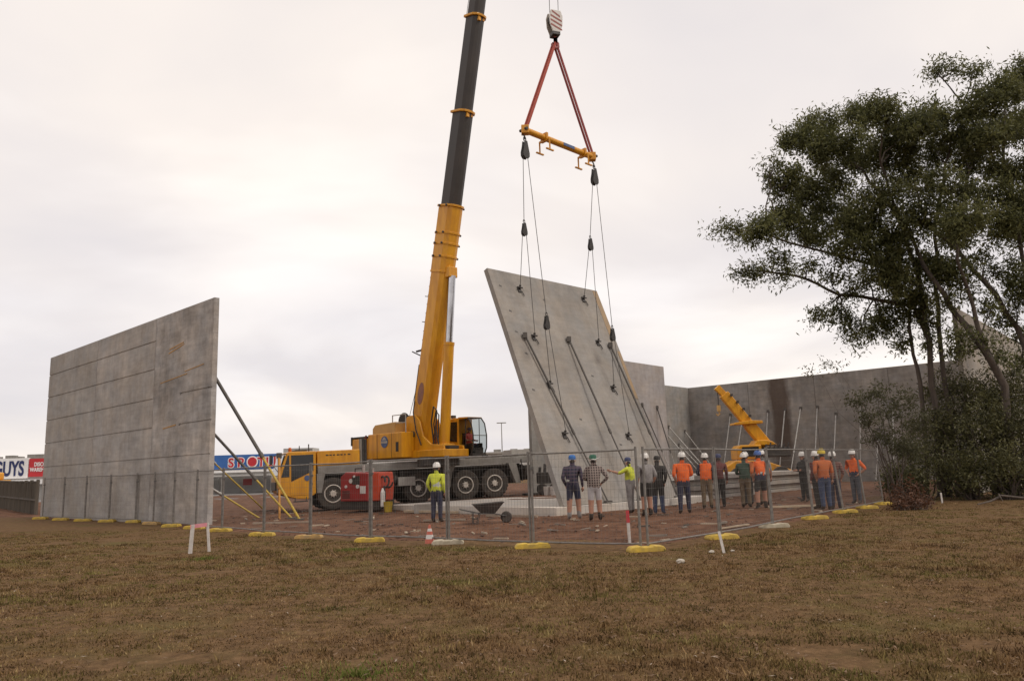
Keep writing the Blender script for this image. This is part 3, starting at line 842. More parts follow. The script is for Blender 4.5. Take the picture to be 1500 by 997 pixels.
def wheel(x, y, side, r=0.70):
    def tyre(m):
        w = .40
        m.lathe([(r * .58, -w * .42), (r * .80, -w * .5), (r * .95, -w * .46), (r, -w * .32), (r, w * .32), (r * .95, w * .46), (r * .80, w * .5), (r * .58, w * .42)], (x, y, r - .02), 'y', 28)
        for k in range(26):
            a = 2 * math.pi * k / 26
            c = Vector((x + (r + .004) * math.cos(a), y, r - .02 + (r + .004) * math.sin(a)))
            tdir = Vector((-math.sin(a), 0, math.cos(a)))
            m.beam(c + Vector((0, -w * .34, 0)), c + Vector((0, -w * .04, 0)) + tdir * .05, .07, .03, tdir)
            m.beam(c + Vector((0, w * .34, 0)) + tdir * .06, c + Vector((0, w * .04, 0)) + tdir * .02, .07, .03, tdir)
    t = cp('wheel', RUB, tyre); smooth_by_angle(t, 35)
    s = -1 if side == 0 else 1
    def rim(m):
        q = r * .57
        m.lathe([(q, .0), (q, .19), (q * .92, .205), (q * .86, .165), (q * .60, .135), (q * .50, .155), (q * .34, .165), (q * .30, .22), (q * .12, .23)] if s > 0 else
                [(q * .12, -.23), (q * .30, -.22), (q * .34, -.165), (q * .50, -.155), (q * .60, -.135), (q * .86, -.165), (q * .92, -.205), (q, -.19), (q, .0)], (x, y, r - .02), 'y', 24)
        for k in range(8):
            a = 2 * math.pi * k / 8 + .2
            m.ball((x + q * .40 * math.cos(a), y + s * .165, r - .02 + q * .40 * math.sin(a)), .022, 5, 4)
    smooth_by_angle(cp('rim', RIM, rim, t), 35)
for ax in (2.84, 4.5, 6.71, 9.0, 10.48):
    wheel(ax, .24, 0); wheel(ax, 2.44, 1)

# driver's cab
cabp = [(0.60, .80), (1.25, .56), (1.75, .52), (2.10, .74), (2.12, 2.56), (0.98, 2.58), (0.86, 2.50), (0.52, 1.50), (0.50, 1.05)]
cab = cp('driver_cab', YEL, lambda m: m.prism(cabp, 0.02, 2.62), bevel=0.035)
cp('side_window', GLS, lambda m: m.prism([(0.64, 1.50), (0.98, 1.50), (0.98, 2.42), (0.92, 2.42)], 0.008, 0.03), cab)
cp('side_window', GLS, lambda m: m.prism([(1.06, 1.30), (2.00, 1.72), (2.00, 2.42), (1.06, 2.42)], 0.008, 0.03), cab)
cp('windscreen', GLS, lambda m: mpoly(m, [(0.53, .16, 1.58), (0.81, .16, 2.44), (0.81, 2.46, 2.44), (0.53, 2.46, 1.58)], (-.03, 0, .01)), cab)
cp('door', YEL, lambda m: m.prism([(1.02, .72), (1.9, .70), (2.04, 1.0), (2.04, 1.68), (1.02, 1.24)], 0.004, 0.03), cab, bevel=0.006)
cp('door_handle', STEEL, lambda m: m.box((1.82, -.02, 1.12), (1.96, .01, 1.19)), cab)
cp('emblem', BLU, lambda m: m.lathe([(.12, 0.0), (.12, .03)], (1.72, -.012, 1.42), 'y', 16), cab)
cp('front_grille', STEEL, lambda m: (m.box((.44, .5, .95), (.5, 2.1, 1.3)),), cab)
cp('headlight', PGR, lambda m: m.box((.50, .12, .86), (.56, .42, 1.02)), cab, bevel=.01)
cp('headlight', PGR, lambda m: m.box((.50, 2.2, .86), (.56, 2.5, 1.02)), cab, bevel=.01)
cp('mirror', STEEL, lambda m: (m.tube((.86, .02, 2.5), (.28, -.1, 2.40), .022), m.box((.16, -.2, 2.05), (.26, .02, 2.45)), m.tube((.6, .02, 1.6), (.24, -.08, 2.1), .014)), cab)
cp('beacon', ORB, lambda m: m.lathe([(.07, 0), (.075, .12), (.05, .18)], (1.05, .3, 2.58), 'z', 10), cab)
cp('roof_rack', STEEL, lambda m: (m.box((1.3, .3, 2.62), (2.0, .34, 2.66)), m.box((1.3, 1.8, 2.62), (2.0, 1.84, 2.66)), m.tube((1.45, .3, 2.55), (1.45, .3, 2.82), .02), m.tube((1.85, .3, 2.55), (1.85, .3, 2.88), .025), m.tube((1.3, .32, 2.64), (1.3, 1.82, 2.64), .02)), cab)
cp('cab_step', STEEL, lambda m: (m.box((1.15, -.05, .42), (1.75, .1, .47)), m.box((1.2, .0, .42), (1.23, .05, .62)), m.box((1.67, .0, .42), (1.7, .05, .62))), cab)
cov = cp('engine_cover', YEL, lambda m: (m.box((2.17, .08, 1.905), (4.05, 2.6, 2.56)),), bevel=.03)
for i in range(7):
    x0 = 2.55 + i * .16
    cp('lettering', DRK, lambda m: m.box((x0, .07, 2.335), (x0 + .12 - (i % 3) * .02, .085, 2.385)), cov)
for i in range(3):
    cp('exhaust_pipe', STEEL if i else GRY, lambda m: m.tube((4.15 + .13 * i, .35 + .1 * i, 1.9), (4.15 + .13 * i, .35 + .1 * i, 3.02 + (.1 if i == 1 else 0)), .065, n=10))
for i in range(9):      # clutter on the deck
    xx = 9.2 + i * .33
    cp('deck_fitting', [STEEL, GRY, PGR][i % 3], lambda m: m.box((xx, .2 + .12 * (i % 4), 1.902), (xx + random.uniform(.1, .28), .5 + .12 * (i % 4), 1.93 + random.uniform(.03, .12))))

# superstructure, turned towards the lifted panel
MS = Matrix.Translation((-3.5, 35.6, 2.2)) @ Matrix.Rotation(R(-45), 4, 'Z')
def sp(name, mat, fn, parent=None, bevel=0.0, smooth=0): return cp(name, mat, fn, parent, MS, bevel, smooth)
sp('slewing_ring', DRK, lambda m: m.lathe([(.95, -.35), (.95, -.05), (.88, .06)], (0, 0, 0), 'z', 24), smooth=40)
pf = sp('turntable', YEL, lambda m: (m.box((-3.7, -.75, .03), (1.25, .75, .36)),), bevel=.03)
cwt = sp('counterweight', YEL, lambda m: m.box((-4.95, -1.36, .06), (-3.66, 1.36, 1.08)), bevel=.06)
sp('counterweight_cap', DRK, lambda m: m.box((-4.97, -1.38, 1.075), (-3.64, 1.38, 1.16)), cwt, bevel=.02)
sp('strap', pm('dark_red_strap', (.16, .02, .02), rough=.8), lambda m: (m.box((-3.76, -1.385, .1), (-3.66, -1.355, 1.2)),), cwt)
sp('strap', DRK, lambda m: (m.box((-4.98, -1.385, .75), (-4.86, -1.355, 1.17)),), cwt)
bd = sp('machine_housing', YEL, lambda m: (m.box((-3.60, -1.34, .06), (-0.95, -.62, 1.22)),), bevel=.04)
sp('panel_gap', DRK, lambda m: m.box((-2.86, -1.345, .08), (-2.83, -1.335, 1.2)), bd)
sp('panel_gap', DRK, lambda m: m.box((-1.72, -1.345, .08), (-1.70, -1.335, 1.2)), bd)
lg = sp('emblem', BLU, lambda m: m.lathe([(.27, 0), (.27, .02)], (-2.25, -1.36, .82), 'y', 20), bd)
sp('emblem_band', PGR, lambda m: (m.box((-2.5, -1.372, .76), (-2.0, -1.362, .86)), m.prism([(-2.42, .90), (-2.25, 1.06), (-2.08, .90)], -1.372, -1.362)), bd)
sp('vent', DRK, lambda m: m.box((-1.38, -1.35, .35), (-1.18, -1.335, .78)), bd)
hs = sp('winch_cover', YELD, lambda m: m.prism([(-3.5, 1.15), (-1.7, 1.15), (-1.7, 1.72), (-3.3, 1.66), (-3.5, 1.5)], -1.15, 1.2), bevel=.04)
sp('handrail', PGR, lambda m: (m.path([(-1.95, -1.1, 1.2), (-1.95, -1.1, 2.02), (-.95, -1.1, 2.02), (-.95, -1.1, 1.2)], .028, 6), m.tube((-1.95, -1.1, 1.65), (-.95, -1.1, 1.65), .02, n=6)))
sp('winch', DRK, lambda m: (m.lathe([(.42, -.5), (.42, -.45), (.3, -.45), (.3, .45), (.42, .45), (.42, .5)], (-1.9, 0, 1.75), 'y', 18),), smooth=35)
for s in (-1, 1):
    sp('boom_bracket', YEL, lambda m: m.prism([(-2.3, .3), (1.15, .3), (1.1, .52), (.2, .62), (-.35, 1.0), (-.62, 1.75), (-.95, 2.0), (-1.5, 1.95), (-2.2, 1.1)], s * .56 - .045, s * .56 + .045), bevel=.015)
sp('pivot_pin', STEEL, lambda m: m.lathe([(.16, -.68), (.16, .68)], (-1.06, 0, 1.1), 'y', 14))
sp('hose', DRK, lambda m: (m.path([(.15, -.35, .5), (.05, -.42, 1.6), (.2, -.4, 2.3), (.4, -.38, 2.1), (.35, -.4, 1.2), (.5, -.38, .6)], .035, 6), m.path([(.25, -.3, .5), (.15, -.36, 1.5), (.3, -.34, 2.1), (.45, -.3, 1.9), (.42, -.34, .7)], .03, 6)))
# operator cab
M2 = [(-.38, .12), (1.22, .12), (1.46, .34), (1.50, .9), (1.38, 1.55), (1.12, 1.82), (-.38, 1.82)]
oc = sp('operator_cab', YEL, lambda m: (m.prism([(-.38, .08), (.52, .08), (.52, 1.80), (-.38, 1.80)], .80, 1.66),), bevel=.05)
sp('cab_window', GLS, lambda m: m.prism([(-.22, .78), (.38, .70), (.42, 1.62), (-.15, 1.62)], .785, .81), oc)
sp('cab_window', GLS, lambda m: m.prism([(-.22, .78), (.38, .70), (.42, 1.62), (-.15, 1.62)], 1.65, 1.675), oc)
sp('cab_floor', DRK, lambda m: m.box((.5, .82, .06), (1.42, 1.64, .16)), oc)
sp('cab_roof', YEL, lambda m: m.prism([(.5, 1.74), (1.15, 1.74), (1.15, 1.80), (.5, 1.82)], .8, 1.66), oc)
sp('cab_frame', DRK, lambda m: [m.path([(1.30, y, .1), (1.46, y, .4), (1.48, y, .95), (1.36, y, 1.5), (1.14, y, 1.76)], .03, 6) for y in (.82, 1.64)] + [m.path([(.98, y, .12), (.98, y, 1.75)], .02, 6) for y in (.81, 1.65)] + [m.tube((1.14, .82, 1.76), (1.14, 1.64, 1.76), .03, n=6), m.tube((1.48, .82, .95), (1.48, 1.64, .95), .018, n=6), m.tube((1.33, .82, .1), (1.33, 1.64, .1), .03, n=6)], oc)
def arcglass(m):
    pr_ = [(1.31, .1), (1.46, .4), (1.48, .95), (1.36, 1.5), (1.14, 1.76)]
    for i in range(4):
        (a, b), (c, d) = pr_[i], pr_[i + 1]
        m.add([(a, .84, b), (a, 1.62, b), (c, 1.62, d), (c, .84, d)], [(0, 1, 2, 3)])
    poly = [(.53, .14), (1.30, .14)] + pr_[1:] + [(.53, 1.74)]
    for y in (.81, 1.65):
        n = len(poly); m.add([(p[0], y, p[1]) for p in poly], [tuple(range(n))])
sp('cab_glazing', CGL, arcglass, oc)
sp('operator_seat', DRK, lambda m: (m.box((.55, 1.0, .16), (.95, 1.48, .52)), m.box((.52, 1.0, .5), (.62, 1.48, 1.1))), oc, bevel=.03)
sp('console', DRK, lambda m: (m.box((.95, .88, .16), (1.25, 1.0, .62)), m.box((.95, 1.5, .16), (1.25, 1.6, .62)), m.box((1.2, 1.0, .16), (1.4, 1.5, .42))), oc, bevel=.02)
sp('work_lamp', STEEL, lambda m: m.box((-.2, .9, 1.82), (0, 1.1, 1.95)), oc)

# telescopic boom
BD = Vector((0.221, 0, 0.9753)).normalized(); BP = Vector((-1.06, 0, 1.1)); BF = Vector((BD.z, 0, -BD.x))
def bpt(t, o=0.0, y=0.0): return BP + BD * t + BF * o + Vector((0, y, 0))
def bsec(m, t0, t1, w, d, ch=.16):
    """box section with a rounded underside"""
    prof = [(-d / 2, -w / 2 + .04), (-d / 2 + .04, -w / 2), (d * .22, -w / 2), (d * .42, -w * .34), (d / 2, -w * .12), (d / 2, w * .12), (d * .42, w * .34), (d * .22, w / 2), (-d / 2 + .04, w / 2), (-d / 2, w / 2 - .04)]
    n = len(prof)
    vs = [bpt(t0, p[0], p[1]) for p in prof] + [bpt(t1, p[0], p[1]) for p in prof]
    m.add(vs, [tuple(range(n)), tuple(range(2 * n - 1, n - 1, -1))] + [((i + 1) % n, i, n + i, n + (i + 1) % n) for i in range(n)])
bb = sp('boom_base', YEL, lambda m: bsec(m, -.35, 10.7, .84, .94), bevel=.012)
def collar(t, w, d, h, nm='boom_collar', mat=None):
    return sp(nm, mat or YEL, lambda m: bsec(m, t, t + h, w, d), bb, bevel=.012)
for t, e in ((7.55, .07), (8.25, .10), (8.85, .10), (9.35, .10), (10.62, .14)):
    collar(t, .84 + e, .94 + e, .10)
collar(7.6, .88, .98, 3.0, 'boom_head_plate')
for t in (8.3, 8.9, 9.4, 10.65):
    for y in (-.5, .5):
        for oo in (.2, -.3):
            sp('adjusting_bolt', STEEL, lambda m: m.tube(bpt(t, oo, y), bpt(t, oo, y * 1.12), .05, n=6), bb)
sp('emblem', pm('boom_emblem', (.30, .12, .05), (.20, .09, .08), 6, .5), lambda m: m.add([bpt(1.9, -.05, -.431) + BD * (.52 * math.sin(k * math.pi / 10)) + BF * (.22 * math.cos(k * math.pi / 10)) for k in range(20)], [tuple(range(20))]), bb)
sp('hose_carrier', STEEL, lambda m: [m.tube(bpt(.6, -.53, -.3), bpt(10.4, -.53, -.3), .022, n=6), m.tube(bpt(.6, -.56, -.1), bpt(10.4, -.56, -.1), .03, n=6)] + [m.cbox(bpt(1 + .42 * i, -.52, -.28), (.07, .12, .06)) for i in range(23)], bb)
sp('boom_step', STEEL, lambda m: (m.tube(bpt(3.6, -.47, -.3), bpt(3.75, -1.05, -.45), .03, n=6), m.tube(bpt(3.9, -.47, -.3), bpt(3.78, -.8, -.4), .05, n=6), m.tube(bpt(6.4, -.47, -.3), bpt(6.4, -.72, -.36), .02, n=6), m.tube(bpt(5.2, -.47, -.3), bpt(5.2, -.7, -.36), .02, n=6)), bb)
secs = [(10.7, 15.1, .76, .84), (15.1, 19.6, .68, .76), (19.6, 24.2, .61, .69), (24.2, 28.8, .55, .62), (28.8, 39.0, .49, .56)]
for i, (t0, t1, w, d) in enumerate(secs):
    s_ = sp('boom_section', BLK, lambda m: bsec(m, t0 - .2, t1, w, d), bevel=.012)
    if i < 4:
        sp('boom_collar', YEL, lambda m: bsec(m, t1 - .07, t1 + .03, w + .16, d + .16), s_, bevel=.01)
        sp('wear_pad', YEL, lambda m: (m.cbox(bpt(t1 - .2, d / 2 - .02, -.12), (.12, .14, .2)), m.cbox(bpt(t1 - .2, -d / 2 + .02, -.2), (.1, .1, .22)), m.cbox(bpt(t1 - .16, d / 2 - .05, .14), (.1, .12, .16))), s_)
sp('boom_head', YEL, lambda m: (bsec(m, 38.8, 40.6, .6, .8),), bevel=.02)
sp('head_sheave', STEEL, lambda m: (m.lathe([(.36, -.25), (.36, .25)], bpt(40.2, .55), 'y', 18),), smooth=40)
for oy in (-.14, .14):
    sp('hoist_line', ROPE, lambda m: (m.tube((-1.9, oy, 2.05), bpt(3.0, -.62, oy), .014, n=5), m.tube(bpt(3.0, -.62, oy), bpt(40.0, -.5, oy), .014, n=5)))
sp('winch_hose', DRK, lambda m: (m.path([(-.4, -.66, .6), (-.7, -.72, 1.3), (-.9, -.7, 2.1), bpt(1.6, -.52, -.36), bpt(3.2, -.52, -.36)], .03, 6),))
# lifting cylinder
cb, ct = Vector((.42, 0, .34)), bpt(7.45, .62)
cdir = (ct - cb).normalized()
cyl = sp('lift_cylinder', YEL, lambda m: m.tube(cb, cb + cdir * 4.75, .235, n=18), smooth=40)
sp('cylinder_rod', CHR, lambda m: m.tube(cb + cdir * 4.7, ct, .165, n=16), cyl, smooth=40)
sp('cylinder_cap', YEL, lambda m: m.tube(cb + cdir * 4.72, cb + cdir * 4.86, .255, n=18), cyl, smooth=40)
sp('cylinder_base', YEL, lambda m: (m.box((.1, -.34, .3), (.8, .34, .62)),), bevel=.04)
sp('cylinder_mount', YEL, lambda m: (m.cbox(bpt(7.6, .52), (.34, .5, .5)),), cyl, bevel=.04)
sp('cylinder_clevis', DRK, lambda m: (m.box((.62, -.3, .36), (1.1, .3, .52)),), bevel=.02)

# ================================================================== lifting gear
SLV = (VB * math.sin(R(21.4)) + ZX * math.cos(R(21.4))).normalized()
NB = UB.cross(SLV)
PB = Vector((1.53, 26.08, 0.33))
LW, LH = 6.4, 9.42
lp = panel_obj('hanging_precast_concrete', PB, UB, NB, LW, LH, CB, (), 0.20, SLV)
tag(lp, 'large pale concrete panel tilted in the air on crane ropes above the slab', 'concrete panel')
def onb(a, b, off=0.0): return PB + UB * a + SLV * b + NB * off
# rough formed strip along the right edge and cast in plates
tim = pm('formwork_stain', (0.40, 0.27, 0.15), (0.30, 0.23, 0.16), 1.8, 0.85)
def child_world(name, mb, mat, par):
    me = bpy.data.meshes.new(name)
    mw = Matrix.LocRotScale(par.location, par.rotation_euler, None).inverted()
    me.from_pydata([tuple(mw @ Vector(p)) for p in mb.v], [], mb.f); me.update(); me.materials.append(mat)
    c = bpy.data.objects.new(name, me); c.parent = par; col.objects.link(c)
    return c
mb = MB(); mb.beam(onb(LW - .17, 7.0, .006), onb(LW - .17, LH - .05, .006), .30, .012, UB); child_world('edge_form_strip', mb, tim, lp)
mb = MB(); mb.beam(onb(LW - .12, 4.2, .006), onb(LW - .12, 6.4, .006), .18, .012, UB); child_world('edge_form_strip', mb, tim, lp)
for (a, b) in ((.35, 8.7), (.45, 7.6), (.4, 6.7), (.55, 5.8), (.3, 4.3), (2.6, 8.4), (3.9, 5.1), (2.3, 3.2), (4.1, 2.2)):
    mb = MB(); mb.beam(onb(a, b, .003), onb(a + .12, b - .03, .003), .06, .01, SLV); child_world('cast_in_plate', mb, M_('plate_grey', (0.12, 0.11, 0.1)), lp)

BRD = pm('brace_dark', (0.085, 0.078, 0.070), (0.13, 0.115, 0.10), 6, 0.65, 0.2)
BRG = pm('brace_galvanised', (0.42, 0.40, 0.37), (0.30, 0.285, 0.26), 6, 0.5, 0.35)
BRY = pm('brace_yellow', (0.58, 0.40, 0.04), (0.40, 0.28, 0.06), 6, 0.55)
BRO = pm('brace_orange', (0.60, 0.28, 0.04), (0.42, 0.20, 0.05), 6, 0.55)
def brace(a, b, label, group, m1, m2, split=.55, r=.05, foot=True):
    """prop: outer tube from the wall, inner tube to the ground, bracket and foot plate"""
    a, b = Vector(a), Vector(b); t = thing('panel_brace', b, label, 'brace', group)
    c = a.lerp(b, split)
    smooth_by_angle(MB().tube(a, c, r, n=10).build('outer_tube', m1, t), 50)
    smooth_by_angle(MB().tube(c, b, r * .72, n=10).build('inner_tube', m2, t), 50)
    smooth_by_angle(MB().tube(c + (a - c).normalized() * .12, c + (b - c).normalized() * .06, r * 1.3, n=10).build('collar', m1, t), 50)
    MB().cbox(a, (.16, .16, .2)).build('wall_bracket', BRD, t)
    if foot:
        MB().cbox(b + ZX * .02, (.28, .2, .05)).build('foot_plate', BRD, t)
    return t
for (ta, tb, fx, lb) in ((.75, 6.5, (3.15, 27.5, .36), 'dark prop hanging down the lifted panel, nearest its left edge'), (3.2, 6.6, (4.35, 27.95, .36), 'dark prop hanging down the middle of the lifted panel'), (5.75, 6.6, (6.05, 29.75, .36), 'dark prop hanging along the right edge of the lifted panel')):
    brace(onb(ta, tb, .1), fx, lb, 'props hanging on the lifted panel', BRD, BRD, .6, .038)

BLKS = pm('sheave_paint', (0.035, 0.032, 0.03), (0.06, 0.055, 0.05), 6, 0.6)
HUB = Vector((2.17, 29.94, 0))
BL, BR_ = Vector((0.71, 28.55, 14.60)), Vector((3.70, 31.35, 14.53))
bdv = (BR_ - BL).normalized()
sb = thing('spreader_beam', (BL + BR_) / 2, 'yellow steel spreader beam hanging below the red slings', 'spreader beam')
smooth_by_angle(MB().tube(BL, BR_, .125, n=14).build('beam_tube', YEL, sb), 50)
sdv = Vector((-bdv.y, bdv.x, 0))
for p, s in ((BL, 1), (BR_, -1)):
    MB().cbox(p + bdv * s * .08, (.3, .3, .34)).build('end_plate', YEL, sb, bevel=.02)
    smooth_by_angle(MB().tube(p + sdv * .2, p - sdv * .2, .06, n=8).build('end_pin', STEEL, sb), 50)
for k in (.28, .84):
    q = BL.lerp(BR_, k)
    MB().beam(q - bdv * .05 + ZX * .0, q + bdv * .05, .34, .36).build('rest_collar', YEL, sb)
    for s in (-1, 1):
        h_ = MB(); c = q + sdv * s * .28
        h_.beam(q + sdv * s * .1 - ZX * .1, c - ZX * .12, .07, .07); h_.beam(c - ZX * .1, c - ZX * .58, .06, .06, (1, 0, 0)); h_.beam(c - ZX * .58 - bdv * .2, c - ZX * .58 + bdv * .2, .07, .05)
        h_.build('rest_leg', YEL, sb)
MB().beam(BL.lerp(BR_, .52) - sdv * .128, BL.lerp(BR_, .68) - sdv * .128, .01, .12, sdv).build('name_plate', BLU, sb)
APX = Vector((2.16, 29.94, 18.95))
SLR = pm('red_webbing', (0.42, 0.085, 0.055), (0.34, 0.065, 0.045), 5, 0.8)
SLR2 = pm('dark_red_webbing', (0.30, 0.055, 0.05), (0.22, 0.04, 0.038), 5, 0.8)
for p, mm, lb in ((BL + bdv * .12, SLR, 'bright red lifting sling to the left end of the spreader beam'), (BR_ - bdv * .12, SLR2, 'dark red lifting sling to the right end of the spreader beam')):
    t = MB()
    for s in (-1, 1):
        o_s = sdv * s * .07
        t.beam(APX + o_s + ZX * .1, p + o_s + ZX * .12, .10, .05, bdv)
    t.beam(APX + ZX * .25 - sdv * .06, APX + ZX * .08 - sdv * .06, .16, .16)
    tag(t.build('lifting_sling', mm), lb, 'sling', 'red slings')
# hook block
hb = thing('hook_block', (2.19, 29.94, 19.25), 'crane hook block with red and white stripes at the top of the slings', 'hook block')
HM = Matrix.Translation((2.19, 29.94, 19.3)) @ Matrix.Rotation(R(20), 4, 'Z')
prof = [(-.16, .12), (.16, .12), (.28, .45), (.30, .85), (.22, 1.1), (-.22, 1.1), (-.30, .85), (-.28, .45)]
HBM = pm('hook_block_grey', (0.36, 0.31, 0.26), (0.24, 0.2, 0.17), 5, 0.6)
fp = MB(HM).prism(prof, -.20, -.14).build('cheek_plate', WHT, hb, bevel=.015)
MB(HM).prism(prof, .14, .20).build('cheek_plate', HBM, hb, bevel=.015)
smooth_by_angle(MB(HM).lathe([(.26, -.12), (.26, .12)], (0, 0, .75), 'y', 20).build('sheave', STEEL, hb), 40)
MB(HM).box((-.17, -.2, .0), (.17, .2, .16)).build('crosshead', STEEL, hb, bevel=.02)
STR = pm('stripe_red', (0.34, 0.09, 0.07), (0.24, 0.07, 0.06), 6, 0.6)
for i in range(4):
    z0 = .28 + .2 * i
    xs = .25 if i < 3 else .18
    MB(HM).add([(-xs, -.206, z0 + .12), (xs, -.206, z0 - .10), (xs, -.206, z0 - .02), (-xs, -.206, z0 + .20)], [(0, 1, 2, 3)]).build('hazard_stripe', STR, fp)
smooth_by_angle(MB(HM).path([(0, 0, .05), (0, 0, -.18), (.12, 0, -.30), (.12, 0, -.44), (0, 0, -.54), (-.13, 0, -.48), (-.17, 0, -.34)], [.06, .06, .06, .07, .075, .06, .03], 10).build('hook', STR, hb), 60)
for i, (ox, oy) in enumerate(((-.26, -.06), (-.2, .06), (.2, -.06), (.26, .06))):
    base = HM @ Vector((ox * .85, oy, .95))
    top = MS @ (bpt(40.2, .55) + Vector((ox, oy * 2, 0)))
    tag(MB().tube(base, top, .012, n=5).build('hoist_rope', ROPE), f'steel hoist rope above the hook block, {ORD[i]} from the left', 'rope', 'hoist ropes')

def sheave_block(p, label, s=1.0):
    """drop shaped block with a ring above and a wheel inside"""
    p = Vector(p); t = thing('pulley_block', p, label, 'pulley', 'rope pulleys')
    M_b = Matrix.Translation(p) @ Matrix.Rotation(R(44), 4, 'Z') @ Matrix.Scale(s, 4)
    pr_ = [(-.02, .30), (.05, .30), (.09, .12), (.145, -.12), (.14, -.24), (.07, -.32), (-.07, -.32), (-.14, -.24), (-.145, -.12), (-.08, .12), (-.05, .30)]
    MB(M_b).prism(pr_, -.075, -.05).build('cheek', BLKS, t); MB(M_b).prism(pr_, .05, .075).build('cheek', BLKS, t)
    smooth_by_angle(MB(M_b).lathe([(.135, -.045), (.10, 0), (.135, .045)], (0, 0, -.17), 'y', 16).build('wheel', BLKS, t), 40)
    ring = [(.055 * math.cos(k * math.pi / 5), 0, .38 + .085 * math.sin(k * math.pi / 5)) for k in range(11)]
    smooth_by_angle(MB(M_b).path(ring, .018, 6).build('shackle', STEEL, t), 60)
    return t
pL, pR = Vector((.74, 28.58, 13.78)), Vector((3.70, 31.32, 13.66))
for p, q, lb in ((pL, BL, 'left'), (pR, BR_, 'right')):
    sheave_block(p, f'black pulley block hanging from the {lb} end of the spreader beam', 1.15)
    tag(smooth_by_angle(MB().path([q - ZX * .1, q - ZX * .2 + sdv * .05, p + ZX * .56, p + ZX * .42], [.02, .03, .03, .02], 6).build('chain_link', STEEL), 60), f'steel link under the {lb} end of the spreader beam', 'link', 'spreader links')
S1, S2, S3, S4 = Vector((.60, 28.5, 10.55)), Vector((1.27, 27.6, 6.75)), Vector((3.38, 31.2, 10.67)), Vector((4.01, 30.55, 6.74))
names = ['upper left', 'lower left', 'upper right', 'lower right']
cl_pos = {0: ((1.38, 8.68), (1.28, 6.53)), 1: ((1.25, 4.52), (1.16, 2.55)), 2: ((5.19, 8.80), (5.06, 6.69)), 3: ((4.92, 4.59), (4.74, 2.53))}
for i, s in enumerate((S1, S2, S3, S4)):
    sheave_block(s, f'small black pulley block on the {names[i]} rope in front of the lifted panel', .82)
    tp = (pL if i < 2 else pR) - ZX * .2 + UB * (-.12 if i % 2 == 0 else .12)
    tag(MB().tube(tp, s + ZX * .33, .013, n=5).build('wire_rope', ROPE), f'long wire rope from the spreader beam to the {names[i]} pulley', 'rope', 'lifting ropes')
    for j, ab in enumerate(cl_pos[i]):
        c = onb(*ab, .10)
        tag(MB().tube(s - ZX * .16 + UB * (-.1 if j == 0 else .1), c + ZX * .12, .012, n=5).build('wire_rope', ROPE), f'short wire rope from the {names[i]} pulley to its {"upper" if j == 0 else "lower"} panel anchor', 'rope', 'lifting ropes')
        lc = thing('lifting_clutch', c, f'steel lifting clutch on the panel, {"upper" if j == 0 else "lower"} one of the {names[i]} pulley', 'lifting clutch', 'lifting clutches')
        MBc = Matrix.Translation(c)
        h_ = MB(); h_.beam(onb(ab[0], ab[1] + .1, .02), onb(ab[0], ab[1] - .14, .02), .16, .05, UB); h_.build('base_plate', STEEL, lc)
        h_ = MB(); h_.beam(onb(ab[0], ab[1], .03), c + ZX * .12, .07, .05, UB); h_.tube(c + ZX * .02 - UB * .12, c + ZX * .02 + UB * .12, .03, n=6); h_.build('swivel_arm', STEEL, lc)
        h_ = MB(); h_.tube(onb(ab[0] + .09, ab[1] - .1, .05), onb(ab[0] + .14, ab[1] - .3, .05), .02, n=6); h_.build('release_lever', STEEL, lc)
# ================================================================== wall braces
def sh(x, y): return float(site_h(np.array(x), np.array(y)))
AB0 = A0 + UX * .2 + ZX * .05
brace(AB0 + VA * 1.2 + ZX * 5.95, (-7.55, 27.6, sh(-7.55, 27.6)), 'long prop behind the left wall, grey above and yellow below, nearest the crane', 'props behind the left wall', BRD, BRY, .62, .06)
brace(AB0 + VA * 1.6 + ZX * 3.9, (-8.1, 28.6, sh(-8.1, 28.6)), 'shorter prop behind the left wall ending beside the long yellow one', 'props behind the left wall', BRD, BRY, .62, .05)
brace(AB0 + VA * 4.2 + ZX * 2.4, (-10.0, 30.9, 0.0), 'low grey prop just behind the right edge of the left wall', 'props behind the left wall', BRG, BRY, .6, .05)
brace(Vector((-8.85, 29.4, 2.35)), (-8.55, 28.6, 0.02), 'steep orange prop standing between the two yellow props', 'props behind the left wall', BRO, BRO, .5, .055)
brace(AB0 + VA * 7.8 + ZX * 5.6, (-11.6, 36.6, 0.05), 'distant grey prop behind the middle of the left wall', 'props behind the left wall', BRG, BRY, .6, .05)
for i, (s_, z_, out) in enumerate(((1.15, 5.2, 1.4), (2.9, 5.3, 2.2))):
    a = C1 - UX * s_ - VX * .02 + ZX * z_
    b = a - VX * out; b.z = 0.05
    brace(a, b, ['dark prop on the pale panel nearer its right edge', 'dark prop on the pale panel nearer its middle'][i], 'props on the pale panel', BRD, BRG, .55, .036)
for i, (s_, z_, out, sk) in enumerate(((3.6, 4.6, 4.0, .0), (4.3, 4.2, 3.6, 0), (1.1, 4.3, 3.2, 0), (2.2, 3.2, 3.0, .2))):
    a = E0 - UX * s_ - VX * .02 + ZX * z_
    b = a - VX * out + UX * sk; b.z = 0.05
    brace(a, b, f'pale prop on the grey corner panel, {ORD[i]} of its leaning row', 'props on the corner panel', BRG, BRG, .6, .042)
